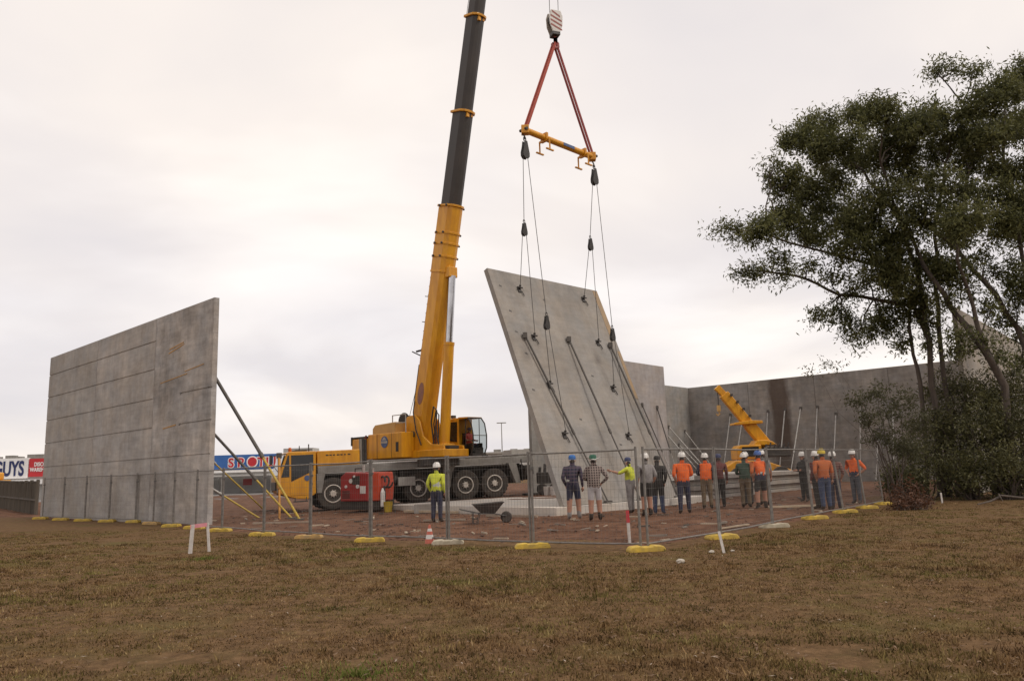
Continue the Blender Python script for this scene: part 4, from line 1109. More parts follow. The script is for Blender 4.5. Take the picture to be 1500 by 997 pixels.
for i, (s_, z_, out) in enumerate(((3.59, 5.4, 2.4), (4.61, 5.2, 2.6), (6.7, 5.45, 1.8), (8.05, 5.5, 2.4), (9.26, 5.5, 3.4), (10.5, 5.5, 2.0), (11.8, 4.9, 2.0), (13.55, 5.55, 1.6), (14.6, 3.6, 1.8), (15.75, 5.6, 1.8))):
    a = E0 - VX * s_ - UX * .03 + ZX * z_
    b = a - UX * out; b.z = 0.05
    brace(a, b, f'pale galvanised prop on the long dark wall, {ORD[i]} from the inside corner', 'props on the long wall', BRG, BRG, .6, .046)

# ================================================================== distant stores on the left
def quad_wall(mb, x0, x1, y, z0, z1, d=.15): mb.box((x0, y, z0), (x1, y + d, z1))
WALLW = pm('store_wall', (0.52, 0.50, 0.47), (0.45, 0.43, 0.40), .6, .8)
SIGNW = pm('sign_white', (0.80, 0.78, 0.76), (0.74, 0.72, 0.70), .5, .6)
SIGNB = pm('sign_blue', (0.03, 0.12, 0.36), (0.025, 0.10, 0.31), .5, .5)
SIGNR = pm('sign_red', (0.50, 0.025, 0.03), (0.44, 0.02, 0.025), .5, .5)
NAVY = pm('letter_navy', (0.02, 0.03, 0.12), rough=.5)
LRED = pm('letter_red', (0.52, 0.02, 0.03), rough=.5)
FRT = Matrix.Rotation(R(90), 4, 'X')
st1 = thing('store_building', (-30, 92, 0), 'long pale store with a blue and red fascia sign behind the left braces', 'store', 'stores beyond the site')
MB().box((-44, 90.3, -.2), (-14, 110, 3.0)).build('wall', WALLW, st1)
MB().box((-44.3, 90.0, 2.35), (-13.8, 110.2, 2.62)).build('fascia', SIGNW, st1)
sg = MB().box((-40, 90.05, 2.68), (-22, 90.3, 4.35)).build('sign_board', SIGNB, st1)
# every letter with a pale outline behind it
xs = [-32.9, -31.85, 0, -29.55, -28.6, -27.75, -27.15, -26.0, -24.9]
for chx, x in zip('SPOTLIGHT', xs):
    if chx == 'O':
        MB().lathe([(.66, 0), (.66, .03)], (-30.15, 89.99, 3.5), 'y', 24).build('letter_outline', SIGNW, sg)
        MB().lathe([(.52, 0), (.52, .03)], (-30.15, 89.955, 3.5), 'y', 24).build('letter', LRED, sg); continue
    text_mesh('letter_outline', chx, 1.42, Matrix.Translation((x, 90.01, 2.98)) @ FRT, SIGNW, sg, .12, .01)
    text_mesh('letter', chx, 1.42, Matrix.Translation((x, 89.97, 2.98)) @ FRT, LRED, sg, .035, .01)
for i in range(12):
    x0 = -43 + i * 2.4
    MB().box((x0, 90.22, .0), (x0 + 1.9, 90.31, 2.1)).build('shopfront_pane', pm('shop_glass', (.42, .42, .41), (.34, .33, .32), .5, .3) if i == 0 else bpy.data.materials['shop_glass'], st1)
MB().box((-31.2, 90.12, .9), (-30.2, 90.2, 1.6)).build('poster', SIGNR, st1)
MB().box((-44, 86, 1.9), (-14, 90, 2.05)).build('awning', WALLW, st1)
for i in range(6):
    MB().box((-43 + 5.4 * i, 86.1, 0), (-42.85 + 5.4 * i, 86.25, 1.9)).build('awning_post', GRY, st1)
MB().box((-27.5, 93, 4.2), (-24, 96, 5.0)).build('roof_unit', PGR, st1)
st2 = thing('store_building', (-65, 92, 0), 'pale store with a white and red fascia sign left of the left wall', 'store', 'stores beyond the site')
MB().box((-95, 90.3, -.2), (-47, 112, 2.6)).build('wall', WALLW, st2)
sw = MB().box((-90, 90.0, 2.45), (-55.85, 90.3, 4.75)).build('sign_board', SIGNW, st2)
srd = MB().box((-55.75, 90.0, 2.6), (-48.5, 90.3, 4.65)).build('sign_board', SIGNR, st2)
text_mesh('lettering', 'GUYS', 2.3, Matrix.Translation((-59.75, 89.97, 2.8)) @ Matrix.Diagonal((.60, 1, 1, 1)) @ FRT, NAVY, sw, .07, .01)
text_mesh('lettering', 'DISCOUNT', .62, Matrix.Translation((-55.15, 89.97, 3.78)) @ Matrix.Diagonal((.75, 1, 1, 1)) @ FRT, SIGNW, srd, .018, .01)
text_mesh('lettering', 'WAREHOUSES', .62, Matrix.Translation((-55.6, 89.97, 3.18)) @ Matrix.Diagonal((.75, 1, 1, 1)) @ FRT, SIGNW, srd, .018, .01)
MB().box((-95, 89.2, 1.75), (-47, 90.2, 2.3)).build('awning', SIGNW, st2)
MB().tube((-54.2, 92, 4.7), (-54.2, 92, 6.0), .06).build('roof_mast', STEEL, st2)
for x0, x1, z1 in ((-60.5, -59.6, 5.2), (-59.2, -58.8, 5.05), (-57.9, -56.0, 5.25), (-61.8, -61.4, 5.1)):
    MB().box((x0, 93, 4.7), (x1, 94, z1)).build('roof_unit', GRY, st2)
MB().box((-95, 93, 2.6), (-47, 112, 4.75)).build('parapet', WALLW, st2)
# paved car park in front of the stores
cpk = MB().box((-110, 62, -.2), (-8, 90, -0.03)); o = cpk.build('car_park', pm('car_park_paving', (.20, .19, .18), (.15, .145, .14), .3, .9)); tag(o, 'grey paved car park in front of the stores', kind='structure')
o.location.z += .06
# small yellow truck by the store
tk = thing('yellow_truck', (-50.5, 76, 0), 'small yellow truck cab at the left edge of the photo behind the dark fence', 'truck')
MB().box((-51.9, 75, .5), (-49.3, 77, 2.2)).build('body', YEL, tk, bevel=.1); MB().box((-51.8, 75.0, 2.2), (-50.0, 77, 2.95)).build('cab_roof', YEL, tk, bevel=.15)
MB().box((-51.6, 74.97, 2.25), (-50.3, 75.01, 2.75)).build('window', GLS, tk)
for x in (-51.3, -49.8): smooth_by_angle(MB().lathe([(.42, -.15), (.45, 0), (.42, .15)], (x, 75.1, .48), 'y', 16).build('wheel', RUB, tk), 40)
# dark boundary fence
df0, df1 = Vector((-24.95, 41.2, 0)), Vector((-42, 63.2, 0))
bf = thing('boundary_fence', df0.lerp(df1, .5), 'dark weathered sheet and timber boundary fence left of the left wall', 'fence')
DKF = pm('dark_weathered_fence', (.075, .062, .047), (.13, .108, .083), 1.2, .9, stretch=(1, 1, .25))
dd = (df1 - df0).normalized(); nn_ = Vector((-dd.y, dd.x, 0)); mb = MB(); Lf = (df1 - df0).length; n_ = int(Lf / .09)
vs, fs = [], []
for i in range(n_ + 1):
    p = df0 + dd * (Lf * i / n_) + nn_ * (.03 * (1 if i % 2 else -1))
    vs += [(p.x, p.y, -.05), (p.x, p.y, 1.72 + .012 * i * .1 + .02 * math.sin(i * .7))]
    if i: fs.append((2 * i - 2, 2 * i, 2 * i + 1, 2 * i - 1))
mb.add(vs, fs); mb.build('corrugated_sheet', DKF, bf)
for i in range(12):
    p = df0 + dd * (Lf * i / 11) - nn_ * .0
    MB().box((p.x - .06, p.y - .12, -.05), (p.x + .06, p.y, 1.85)).build('post', DKF, bf)
MB().beam(df0 + ZX * 1.74 , df1 + ZX * 2.0, .12, .06).build('top_rail', DKF, bf)
MB().beam(df0 + ZX * .8 - nn_ * -.08, df1 + ZX * .9 - nn_ * -.08, .05, .09).build('mid_rail', DKF, bf)
# white survey pole between the dark fence and the wall
tag(MB().tube((-23.75, 40.2, 0), (-23.75, 40.2, 1.75), .035, n=8).build('white_post', WHT), 'slim white post between the dark fence and the left wall', 'post')
# far roofs and a lamp post
fb = thing('distant_warehouse', (0, 155, 0), 'low distant warehouse roof above the rear deck of the crane', 'warehouse')
MB().box((-30, 150, 0), (25, 175, 4.9)).build('wall', WALLW, fb)
MB().zprism([(-30.5, 149.5), (25.5, 149.5), (25.5, 176), (-30.5, 176)], 4.92, 5.25).build('roof', PGR, fb)
for x in (-4.2, -1.0, 1.6): MB().box((x, 151, 5.25), (x + 1.4, 153, 5.75)).build('roof_vent', GRY, fb)
lpst = thing('street_light', (-2.5, 148, 0), 'tall distant car park light pole beside the crane cab', 'light pole')
MB().tube((-2.5, 148, 0), (-2.5, 148, 10.6), .12, .07).build('pole', GRY, lpst)
MB().beam((-3.4, 148, 10.6), (-1.6, 148, 10.6), .3, .16).build('lamp_head', GRY, lpst)

# ================================================================== small yellow crane behind the stack
yc = thing('small_yellow_crane', (16.2, 53, 0), 'small yellow pick and carry crane standing behind the stacked panels', 'crane')
MB().prism([(13.9, .9), (18.2, .8), (18.2, 1.05), (16.5, 1.7), (14.6, 1.75), (13.9, 1.35)], 52.2, 54.2).build('body', YEL, yc, bevel=.06)
cbn = MB().prism([(14.75, 1.8), (16.4, 1.8), (16.4, 2.75), (15.0, 2.75), (14.75, 2.5)], 52.4, 54.0).build('cabin', YEL, yc, bevel=.06)
MB().prism([(15.0, 1.98), (16.2, 1.98), (16.2, 2.62), (15.1, 2.62)], 52.36, 52.41).build('side_window', GLS, cbn)
MB().prism([(15.9, 2.7), (17.5, 2.7), (17.2, 2.95), (16.8, 3.05), (16.2, 3.05)], 52.5, 53.9).build('turret', YEL, yc, bevel=.05)
MB().beam((16.95, 53.2, 2.72), (15.9, 53.2, 4.15), .62, .72, (0, 1, 0)).build('lower_boom', YEL, yc, bevel=.05)
ub_ = MB().beam((16.3, 53.2, 3.6), (14.35, 53.2, 6.25), .5, .64, (0, 1, 0)).build('upper_boom', YEL, yc, bevel=.04)
MB().beam((14.5, 53.2, 6.05), (13.9, 53.2, 6.75), .36, .42, (0, 1, 0)).build('boom_tip', YEL, ub_, bevel=.03)
MB().prism([(14.75, 4.12), (16.75, 4.18), (16.7, 4.36), (16.0, 4.40), (15.2, 4.32), (14.8, 4.25)], 52.7, 53.8).build('outrigger_wing', YEL, yc, bevel=.03)
for i in range(4):
    q = Vector((16.2, 52.85, 3.95)).lerp(Vector((14.3, 52.85, 6.35)), .25 + .2 * i)
    MB().cbox(q + Vector((.2, 0, .15)), (.16, .12, .16)).build('boom_fitting', STEEL, ub_)
MB().path([(13.95, 53.2, 6.6), (13.95, 53.2, 5.4)], .03, 6).build('hoist_rope', ROPE, yc)
hk = MB(); hk.cbox((13.95, 53.2, 5.3), (.22, .2, .4)); hk.path([(13.95, 53.2, 5.1), (13.98, 53.2, 4.9), (13.85, 53.2, 4.8), (13.76, 53.2, 4.92)], .045, 6); hk.build('hook_block', YELD, yc)
MB().box((16.6, 52.3, 1.9), (18.3, 54.0, 2.55)).build('engine_bay', DRK, yc, bevel=.08)
for i in range(6): MB().tube((16.6 + .3 * i, 52.3, 2.5), (16.7 + .3 * i, 52.3, 2.75 + .1 * (i % 2)), .05, n=6).build('engine_pipe', STEEL, yc)
for x in (14.7, 17.5):
    for y in (52.2, 54.1): smooth_by_angle(MB().lathe([(.35, -.2), (.6, -.2), (.65, 0), (.6, .2), (.35, .2)], (x, y, .65), 'y', 20).build('wheel', RUB, yc), 40)

# ================================================================== site machines and clutter
RM = Matrix.Translation((-7.15, 32.1, sh(-5.8, 31.7))) @ Matrix.Rotation(R(-28), 4, 'Z')
rmach = thing('red_generator', (-6.35, 31.7, sh(-5.8, 31.7)), 'red portable generator on a black skid in front of the crane wheels', 'generator')
def rp(name, mat, fn, parent=None, bevel=0.0):
    mb = MB(RM); fn(mb); return mb.build(name, mat, parent or rmach, bevel=bevel)
RED2 = pm('machine_red', (0.36, 0.030, 0.028), (0.27, 0.024, 0.022), 2.0, .45)
ORG2 = pm('machine_orange_red', (0.58, 0.07, 0.025), (0.46, 0.05, 0.02), 2.0, .45)
bdy = rp('body', RED2, lambda m: m.prism([(0, .42), (1.45, .42), (1.45, 1.52), (.25, 1.58), (0, 1.4)], 0, 1.0), bevel=.04)
rp('end_cover', ORG2, lambda m: m.prism([(1.46, .42), (1.92, .42), (1.98, 1.0), (1.92, 1.55), (1.46, 1.55)], .02, .98), bevel=.05)
rp('skid', DRK, lambda m: (m.box((-.05, .05, .08), (1.95, .2, .40)), m.box((-.05, .8, .08), (1.95, .95, .40)), m.box((.1, .1, .2), (1.8, .9, .42))))
for (x, z_, r_) in ((.55, 1.22, .09), (.9, 1.0, .08), (.3, 1.0, .06), (.72, 1.4, .05)):
    rp('gauge', WHT, lambda m: m.lathe([(r_, 0), (r_, -.03)], (x, -.0, z_), 'y', 14), bdy)
rp('control_panel', DRK, lambda m: m.box((.62, -.02, 1.08), (1.0, .01, 1.42)), bdy)
rp('label_plate', WHT, lambda m: m.box((1.02, -.012, .72), (1.3, .01, 1.02)), bdy)
rp('air_vent', DRK, lambda m: [m.box((.1, -.012, .55 + .08 * i), (.5, .01, .59 + .08 * i)) for i in range(4)], bdy)
rp('exhaust', PGR, lambda m: (m.tube((.95, .3, 1.5), (.95, .3, 1.85), .06), m.tube((1.2, .5, 1.5), (1.2, .5, 1.72), .1)))
rp('lifting_frame', STEEL, lambda m: (m.path([(.35, .5, 1.55), (.35, .5, 1.72), (.75, .5, 1.72), (.75, .5, 1.52)], .03, 6),))
rp('hose_coil', DRK, lambda m: (m.path([(2.02 + .16 * math.cos(a * .5), .1 + .02 * a, 1.15 + .22 * math.sin(a * .5)) for a in range(0, 26)], .04, 6), m.path([(2.05, .2, 1.0), (2.15, .15, .6), (2.05, .1, .2), (2.3, 0, .05)], .035, 6)))
rp('gas_bottle', WHT, lambda m: (m.lathe([(.08, .2), (.09, .25), (.09, .75), (.05, .85), (.03, .92)], (2.1, .05, 0), 'z', 12),))
bk = MB(Matrix.Translation((-5.05, 31.1, sh(-5.05, 31.1))))
bk.lathe([(.14, 0), (.18, .38), (.19, .40), (.17, .40), (.13, .03)], (0, 0, 0), 'z', 16)
o = smooth_by_angle(bk.build('bucket', pm('yellow_bucket', (.55, .38, .04), rough=.5)), 40); tag(o, 'yellow plastic bucket on the dirt beside the red generator', 'bucket')
# wheelbarrow
wb = thing('wheelbarrow', (-.95, 22.7, 0), 'dark steel wheelbarrow standing on the dirt before the slab', 'wheelbarrow')
WM = Matrix.Translation((-.50, 22.75, sh(-.7, 22.7))) @ Matrix.Rotation(R(188), 4, 'Z') @ Matrix.Scale(.82, 4)
def wp(name, mat, fn):
    mb = MB(WM); fn(mb); return mb.build(name, mat, wb)
TRAY = pm('barrow_tray', (.050, .045, .042), (.085, .07, .06), 5, .6, .3)
def tray(m):
    t0 = [(-.12, -.33, .72), (.95, -.36, .66), (.95, .36, .66), (-.12, .33, .72)]; b0 = [(.18, -.2, .36), (.66, -.22, .36), (.66, .22, .36), (.18, .2, .36)]
    m.add(t0 + b0, [(4, 5, 6, 7), (0, 1, 5, 4), (1, 2, 6, 5), (2, 3, 7, 6), (3, 0, 4, 7)])
    t1 = [(p[0] * .97 + .01, p[1] * .95, p[2] - .005) for p in t0]; b1 = [(p[0], p[1] * .93, p[2] + .015) for p in b0]
    m.add(t1 + b1, [(7, 6, 5, 4), (4, 5, 1, 0), (5, 6, 2, 1), (6, 7, 3, 2), (7, 4, 0, 3)])
    m.path([t0[0], t0[1], t0[2], t0[3], t0[0]], .014, 6)
wp('tray', TRAY, tray)
for s in (-1, 1):
    wp('handle', STEEL, lambda m: m.path([(-.22, s * .06, .24), (.2, s * .17, .33), (.75, s * .24, .36), (1.4, s * .28, .52)], .018, 6))
    wp('leg', STEEL, lambda m: m.path([(.72, s * .24, .36), (.8, s * .25, .02), (.95, s * .25, .02), (.95, s * .26, .40)], .016, 6))
smooth_by_angle(wp('wheel', RUB, lambda m: m.lathe([(.06, -.05), (.15, -.055), (.20, 0), (.15, .055), (.06, .05)], (-.22, 0, .2), 'y', 18)), 40)
# white pails and a dark compressor by the back panel
for x, y, lb in ((1.42, 37.6, 'white plastic pail standing left of the lifted panel, nearer the crane'), (1.72, 37.4, 'white plastic pail standing close to the left edge of the lifted panel')):
    b_ = MB(Matrix.Translation((x, y, sh(x, y)))); b_.lathe([(.13, 0), (.16, .40), (.17, .42), (.15, .42)], (0, 0, 0), 'z', 14)
    tag(smooth_by_angle(b_.build('pail', WHT), 40), lb, 'bucket', 'white pails')
cmpz = sh(1.5, 39.0)
cmpx = thing('air_compressor', (1.5, 38.9, cmpz), 'dark machine standing between the crane rear and the lifted panel', 'compressor')
MB(Matrix.Translation((1.0, 38.6, cmpz))).box((0, 0, .55), (1.1, .6, 1.1)).build('body', DRK, cmpx, bevel=.04)
MB(Matrix.Translation((1.0, 38.6, cmpz))).box((.0, .0, .3), (1.1, .6, .5)).build('tank', GRY, cmpx, bevel=.08)
for i in range(4): MB(Matrix.Translation((1.0, 38.6, cmpz))).tube((.15 + .25 * i, .15, 1.05), (.18 + .25 * i, .15, 1.35 + .15 * (i % 2)), .07, n=8).build('filter_stack', STEEL, cmpx)
for i in range(2): smooth_by_angle(MB(Matrix.Translation((1.0, 38.6, cmpz))).lathe([(.1, -.06), (.24, -.06), (.28, 0), (.24, .06), (.1, .06)], (.25 + .6 * i, -.05, .28), 'y', 16).build('wheel', RUB, cmpx), 40)
# timber and offcuts on the dirt
TIMB = pm('grey_timber', (.36, .29, .22), (.25, .19, .14), 3, .85, stretch=(1, 6, 6)); TIMB2 = pm('fresh_timber', (.50, .40, .28), (.40, .30, .2), 3, .8)
def plank(a, b, w, h, m, lb):
    a = Vector((*a, sh(*a) + h / 2 + .02)); b = Vector((*b, sh(*b) + h / 2 + .02))
    tag(MB().beam(a, b, w, h).build('plank', m), lb, 'plank', 'timber lying on the dirt')
plank((-4.3, 30.6), (-2.2, 28.9), .2, .08, TIMB2, 'pale plank lying along the left edge of the slab')
plank((-2.9, 24.6), (-1.6, 24.3), .1, .05, TIMB, 'thin grey plank on the dirt behind the worker in yellow')
plank((-8.7, 26.2), (-6.9, 26.3), .12, .05, TIMB, 'thin plank on the dirt below the crane cab')
plank((-1.0, 26.1), (.6, 24.7), .12, .07, TIMB, 'grey plank along the foot of the slab beside the wheelbarrow')
plank((8.2, 26.1), (10.0, 26.4), .14, .06, TIMB2, 'pale plank on the dirt between the worker groups')
plank((4.6, 18.3), (5.6, 19.4), .05, .03, TIMB2, 'thin pale stick lying along the fence right of the corner')
blk = MB(Matrix.Translation((-3.9, 30.0, sh(-3.9, 30.0)))); blk.box((0, 0, 0), (.7, .6, .35))
tag(blk.build('concrete_block', CSE, bevel=.02), 'grey concrete block at the left end of the slab', 'block')
# long pale beam on trestles behind the workers
pb = thing('pale_girder', (7.0, 34.5, 0), 'pale horizontal beam on blocks behind the workers in orange', 'beam')
MB().beam((5.3, 33.2, .98), (7.4, 33.0, 1.0), .2, .16).build('beam', WHT, pb)
for x in (5.6, 7.1): MB().box((x - .1, 33.0, .3), (x + .1, 33.25, .9)).build('block', GRY, pb)

# ================================================================== stakes, cone and stones on the verge
PNK = pm('pink_tape', (.62, .25, .28), (.52, .2, .23), 8, .7)
STW = pm('stake_white', (.62, .58, .54), (.48, .44, .40), 8, .75)
STR_ = pm('stake_red', (.55, .05, .06), (.45, .04, .05), 8, .7)
pks = thing('survey_stakes', (-6.8, 17.0, 0), 'pair of white stakes joined by pink tape on the grass before the left wall', 'stakes')
MB().beam((-6.90, 16.82, -.05), (-6.86, 16.82, .60), .075, .03, (1, 0, 0)).build('stake', STW, pks)
MB().beam((-6.60, 17.1, -.05), (-6.66, 17.1, .62), .05, .03, (1, 0, 0)).build('stake', STW, pks)
MB().add([(-6.9, 16.80, .60), (-6.66, 17.08, .62), (-6.66, 17.08, .54), (-6.9, 16.80, .52), (-6.9, 16.79, .60), (-6.66, 17.07, .62), (-6.66, 17.07, .54), (-6.9, 16.79, .52)], [(0, 1, 2, 3), (7, 6, 5, 4), (0, 4, 5, 1), (2, 6, 7, 3)]).build('tape', PNK, pks)
rs = thing('survey_stake', (2.21, 15.9, 0), 'white stake with a red painted top just inside the fence corner', 'stake')
MB().beam((2.21, 15.9, -.05), (2.2, 15.9, .42), .06, .03, (1, 0, 0)).build('shaft', STW, rs)
MB().beam((2.2, 15.9, .42), (2.195, 15.9, .66), .062, .032, (1, 0, 0)).build('painted_top', STR_, rs)
tag(MB().beam((3.56, 13.92, -.04), (3.50, 13.95, .36), .045, .025, (1, 0, 0)).build('survey_stake', STW), 'short leaning white stake on the grass right of the fence corner', 'stake')
tag(MB().beam((14.35, 26.9, -.04), (14.34, 26.9, .34), .05, .03, (1, 0, 0)).build('survey_stake', STW), 'small pale stake at the foot of the shrubs', 'stake')
cn = thing('traffic_cone', (-1.93, 17.45, 0), 'small orange and white traffic cone inside the fence', 'cone')
cz = sh(-1.93, 17.45)
CM_ = Matrix.Translation((-1.93, 17.45, cz))
MB(CM_).box((-.15, -.15, 0), (.15, .15, .04)).build('base', pm('cone_base', (.10, .08, .10), rough=.8), cn, bevel=.01)
CON = pm('cone_orange', (.58, .16, .10), (.48, .12, .08), 6, .6)
for z0, z1, r0_, r1_, mm in ((.04, .14, .11, .09, CON), (.14, .23, .09, .07, WHT), (.23, .30, .07, .055, CON), (.30, .36, .055, .04, WHT), (.36, .44, .04, .02, CON)):
    smooth_by_angle(MB(CM_).lathe([(r0_, z0), (r1_, z1)], (0, 0, 0), 'z', 16).build('cone_band', mm, cn), 60)
STN = pm('pale_stone', (.50, .45, .38), (.36, .31, .25), 9, .85, bump=.3)
for (x, y, s_, lb) in ((2.55, 12.7, .055, 'pale stone on the grass in front of the fence corner'), (3.35, 13.95, .045, 'small pale stone left of the short white stake'), (3.75, 14.1, .03, 'tiny pale stone beside the short white stake'), (.05, 15.5, .05, 'pale stone by the yellow foot left of the fence corner')):
    mb = MB(); mb.ball((x, y, gh(x, y) + s_ * .45), (s_ * 1.2, s_, s_ * .7), 8, 6)
    mb.v = [(p[0] + random.uniform(-.2, .2) * s_, p[1] + random.uniform(-.2, .2) * s_, p[2] + random.uniform(-.15, .15) * s_) for p in mb.v]
    tag(mb.build('stone', STN), lb, 'stone', 'stones on the grass')
T1_STEMS=[
 (0.120,[(16.52, 31.0, -0.05), (16.66, 30.82, 3.37), (16.76, 30.91, 6.11), (16.44, 30.53, 8.28), (15.91, 30.22, 10.48), (15.42, 30.78, 12.43), (15.05, 32.13, 14.19), (14.01, 31.95, 14.93)]),
 (0.100,[(16.84, 31.0, -0.05), (17.17, 30.87, 3.36), (17.26, 31.03, 6.68), (17.15, 30.7, 8.87), (17.37, 30.41, 11.07), (17.84, 30.11, 13.27), (18.34, 30.23, 14.48)]),
 (0.085,[(15.94, 31.0, -0.05), (16.31, 31.15, 4.5), (16.22, 31.28, 6.19), (16.34, 31.41, 7.92), (15.63, 30.45, 9.42)]),
 (0.085,[(16.76, 30.91, 6.11), (16.4, 31.06, 7.56), (14.85, 31.21, 7.98), (13.59, 31.48, 8.26), (12.33, 31.68, 9.04), (10.38, 30.07, 8.95), (9.9, 31.29, 9.37)]),
 (0.065,[(16.44, 30.53, 8.28), (15.45, 31.0, 9.23), (13.96, 30.71, 9.55), (12.18, 30.96, 10.2), (10.31, 30.26, 10.62), (9.74, 31.98, 11.29)]),
]
T2_STEMS=[
 (0.145,[(18.21, 29.0, -0.05), (18.33, 29.02, 4.07), (17.58, 28.82, 5.48), (17.15, 29.55, 6.94), (16.39, 29.13, 7.95), (16.16, 29.86, 9.52), (15.48, 29.94, 11.54), (14.67, 29.03, 12.93)]),
 (0.090,[(18.33, 29.02, 4.07), (17.66, 29.04, 6.04), (17.41, 28.94, 7.61), (16.88, 28.54, 8.85), (17.36, 28.65, 10.48), (18.52, 29.7, 12.79)]),
]
T3_STEMS=[
 (0.140,[(20.53, 30.3, -0.05), (20.3, 30.1, 4.66), (20.01, 30.41, 6.48), (18.66, 30.0, 8.36), (18.01, 30.36, 9.74), (16.91, 30.24, 10.74), (16.37, 29.88, 12.35)]),
 (0.090,[(20.3, 30.1, 4.66), (20.47, 30.16, 8.62), (20.36, 30.22, 11.48), (20.21, 29.9, 14.27), (21.07, 30.54, 16.66)]),
 (0.050,[(20.36, 30.22, 11.48), (19.8, 30.24, 13.84), (19.13, 30.52, 16.1), (18.13, 30.06, 16.96)]),
]
T1_CLUMPS=[((9.28, 32.04, 11.51), 0.39, (9.74, 31.98, 11.29)), ((9.91, 32.37, 11.29), 0.4, (9.74, 31.98, 11.29)), ((9.56, 30.91, 9.23), 0.43, (9.9, 31.29, 9.37)), ((10.09, 30.87, 9.08), 0.38, (9.9, 31.29, 9.37)), ((10.08, 29.39, 10.55), 0.57, (10.31, 30.26, 10.62)), ((11.0, 30.51, 13.57), 0.43, (10.31, 30.26, 10.62)), ((11.53, 30.63, 13.03), 0.64, (10.31, 30.26, 10.62)), ((12.44, 31.11, 14.92), 0.6, (14.01, 31.95, 14.93)), ((13.42, 31.41, 15.49), 0.66, (14.01, 31.95, 14.93)), ((14.06, 30.92, 14.57), 0.76, (14.01, 31.95, 14.93)), ((15.49, 31.82, 16.24), 0.67, (14.01, 31.95, 14.93)), ((12.88, 32.23, 12.74), 0.79, (12.18, 30.96, 10.2)), ((14.8, 33.59, 14.08), 0.94, (15.05, 32.13, 14.19)), ((15.81, 32.88, 14.86), 0.92, (15.05, 32.13, 14.19)), ((16.12, 28.69, 14.26), 0.7, (18.34, 30.23, 14.48)), ((17.52, 29.55, 15.14), 0.62, (18.34, 30.23, 14.48)), ((18.13, 31.6, 14.48), 0.83, (17.84, 30.11, 13.27)), ((14.28, 32.13, 11.86), 0.96, (13.96, 30.71, 9.55)), ((12.44, 31.35, 10.89), 0.77, (12.18, 30.96, 10.2)), ((11.57, 31.28, 11.61), 0.71, (10.31, 30.26, 10.62)), ((10.63, 29.87, 9.56), 0.47, (10.38, 30.07, 8.95)), ((13.63, 29.72, 9.84), 0.73, (13.96, 30.71, 9.55)), ((15.19, 30.04, 10.39), 0.9, (15.91, 30.22, 10.48)), ((18.22, 29.69, 14.36), 0.73, (18.34, 30.23, 14.48)), ((16.99, 29.23, 8.71), 0.62, (17.15, 30.7, 8.87)), ((16.66, 30.67, 9.02), 0.65, (17.15, 30.7, 8.87)), ((15.08, 29.73, 8.41), 0.63, (16.44, 30.53, 8.28)), ((14.95, 31.69, 8.96), 0.5, (14.85, 31.21, 7.98)), ((13.61, 31.12, 7.09), 0.44, (13.59, 31.48, 8.26)), ((12.74, 31.51, 7.43), 0.44, (13.59, 31.48, 8.26)), ((13.42, 31.74, 7.65), 0.33, (13.59, 31.48, 8.26)), ((14.05, 31.12, 6.57), 0.49, (14.85, 31.21, 7.98)), ((15.26, 31.68, 7.15), 0.56, (14.85, 31.21, 7.98)), ((16.18, 31.26, 7.18), 0.49, (16.22, 31.28, 6.19)), ((15.75, 31.28, 6.21), 0.38, (16.22, 31.28, 6.19)), ((13.06, 30.45, 14.16), 0.59, (14.01, 31.95, 14.93)), ((10.83, 29.83, 8.85), 0.39, (10.38, 30.07, 8.95)), ((12.43, 31.43, 9.56), 0.47, (12.33, 31.68, 9.04)), ((13.12, 31.2, 8.84), 0.41, (13.59, 31.48, 8.26)), ((14.06, 31.22, 8.38), 0.41, (13.59, 31.48, 8.26)), ((15.58, 31.56, 7.98), 0.5, (14.85, 31.21, 7.98)), ((16.39, 30.72, 7.77), 0.54, (16.4, 31.06, 7.56)), ((16.64, 30.6, 6.9), 0.38, (17.26, 31.03, 6.68)), ((16.69, 30.9, 5.98), 0.27, (16.76, 30.91, 6.11)), ((14.84, 29.7, 9.24), 0.63, (15.45, 31.0, 9.23)), ((13.96, 29.78, 10.69), 0.68, (13.96, 30.71, 9.55))]
T2_CLUMPS=[((14.4, 27.57, 14.34), 0.63, (14.67, 29.03, 12.93)), ((16.02, 29.66, 14.54), 0.68, (14.67, 29.03, 12.93)), ((15.81, 30.5, 14.03), 0.86, (14.67, 29.03, 12.93)), ((14.6, 29.65, 11.7), 0.94, (15.48, 29.94, 11.54)), ((16.81, 28.27, 11.56), 0.84, (17.36, 28.65, 10.48)), ((19.49, 31.18, 13.77), 0.88, (18.52, 29.7, 12.79)), ((16.61, 27.24, 9.91), 0.76, (17.36, 28.65, 10.48)), ((16.55, 29.3, 7.45), 0.46, (17.15, 29.55, 6.94)), ((16.63, 28.6, 5.99), 0.3, (17.66, 29.04, 6.04)), ((17.66, 29.35, 7.69), 0.39, (17.41, 28.94, 7.61)), ((18.35, 29.1, 7.08), 0.33, (17.66, 29.04, 6.04)), ((16.82, 29.29, 5.45), 0.31, (17.58, 28.82, 5.48)), ((17.71, 28.97, 5.76), 0.28, (17.58, 28.82, 5.48)), ((18.32, 29.05, 5.1), 0.31, (17.58, 28.82, 5.48))]
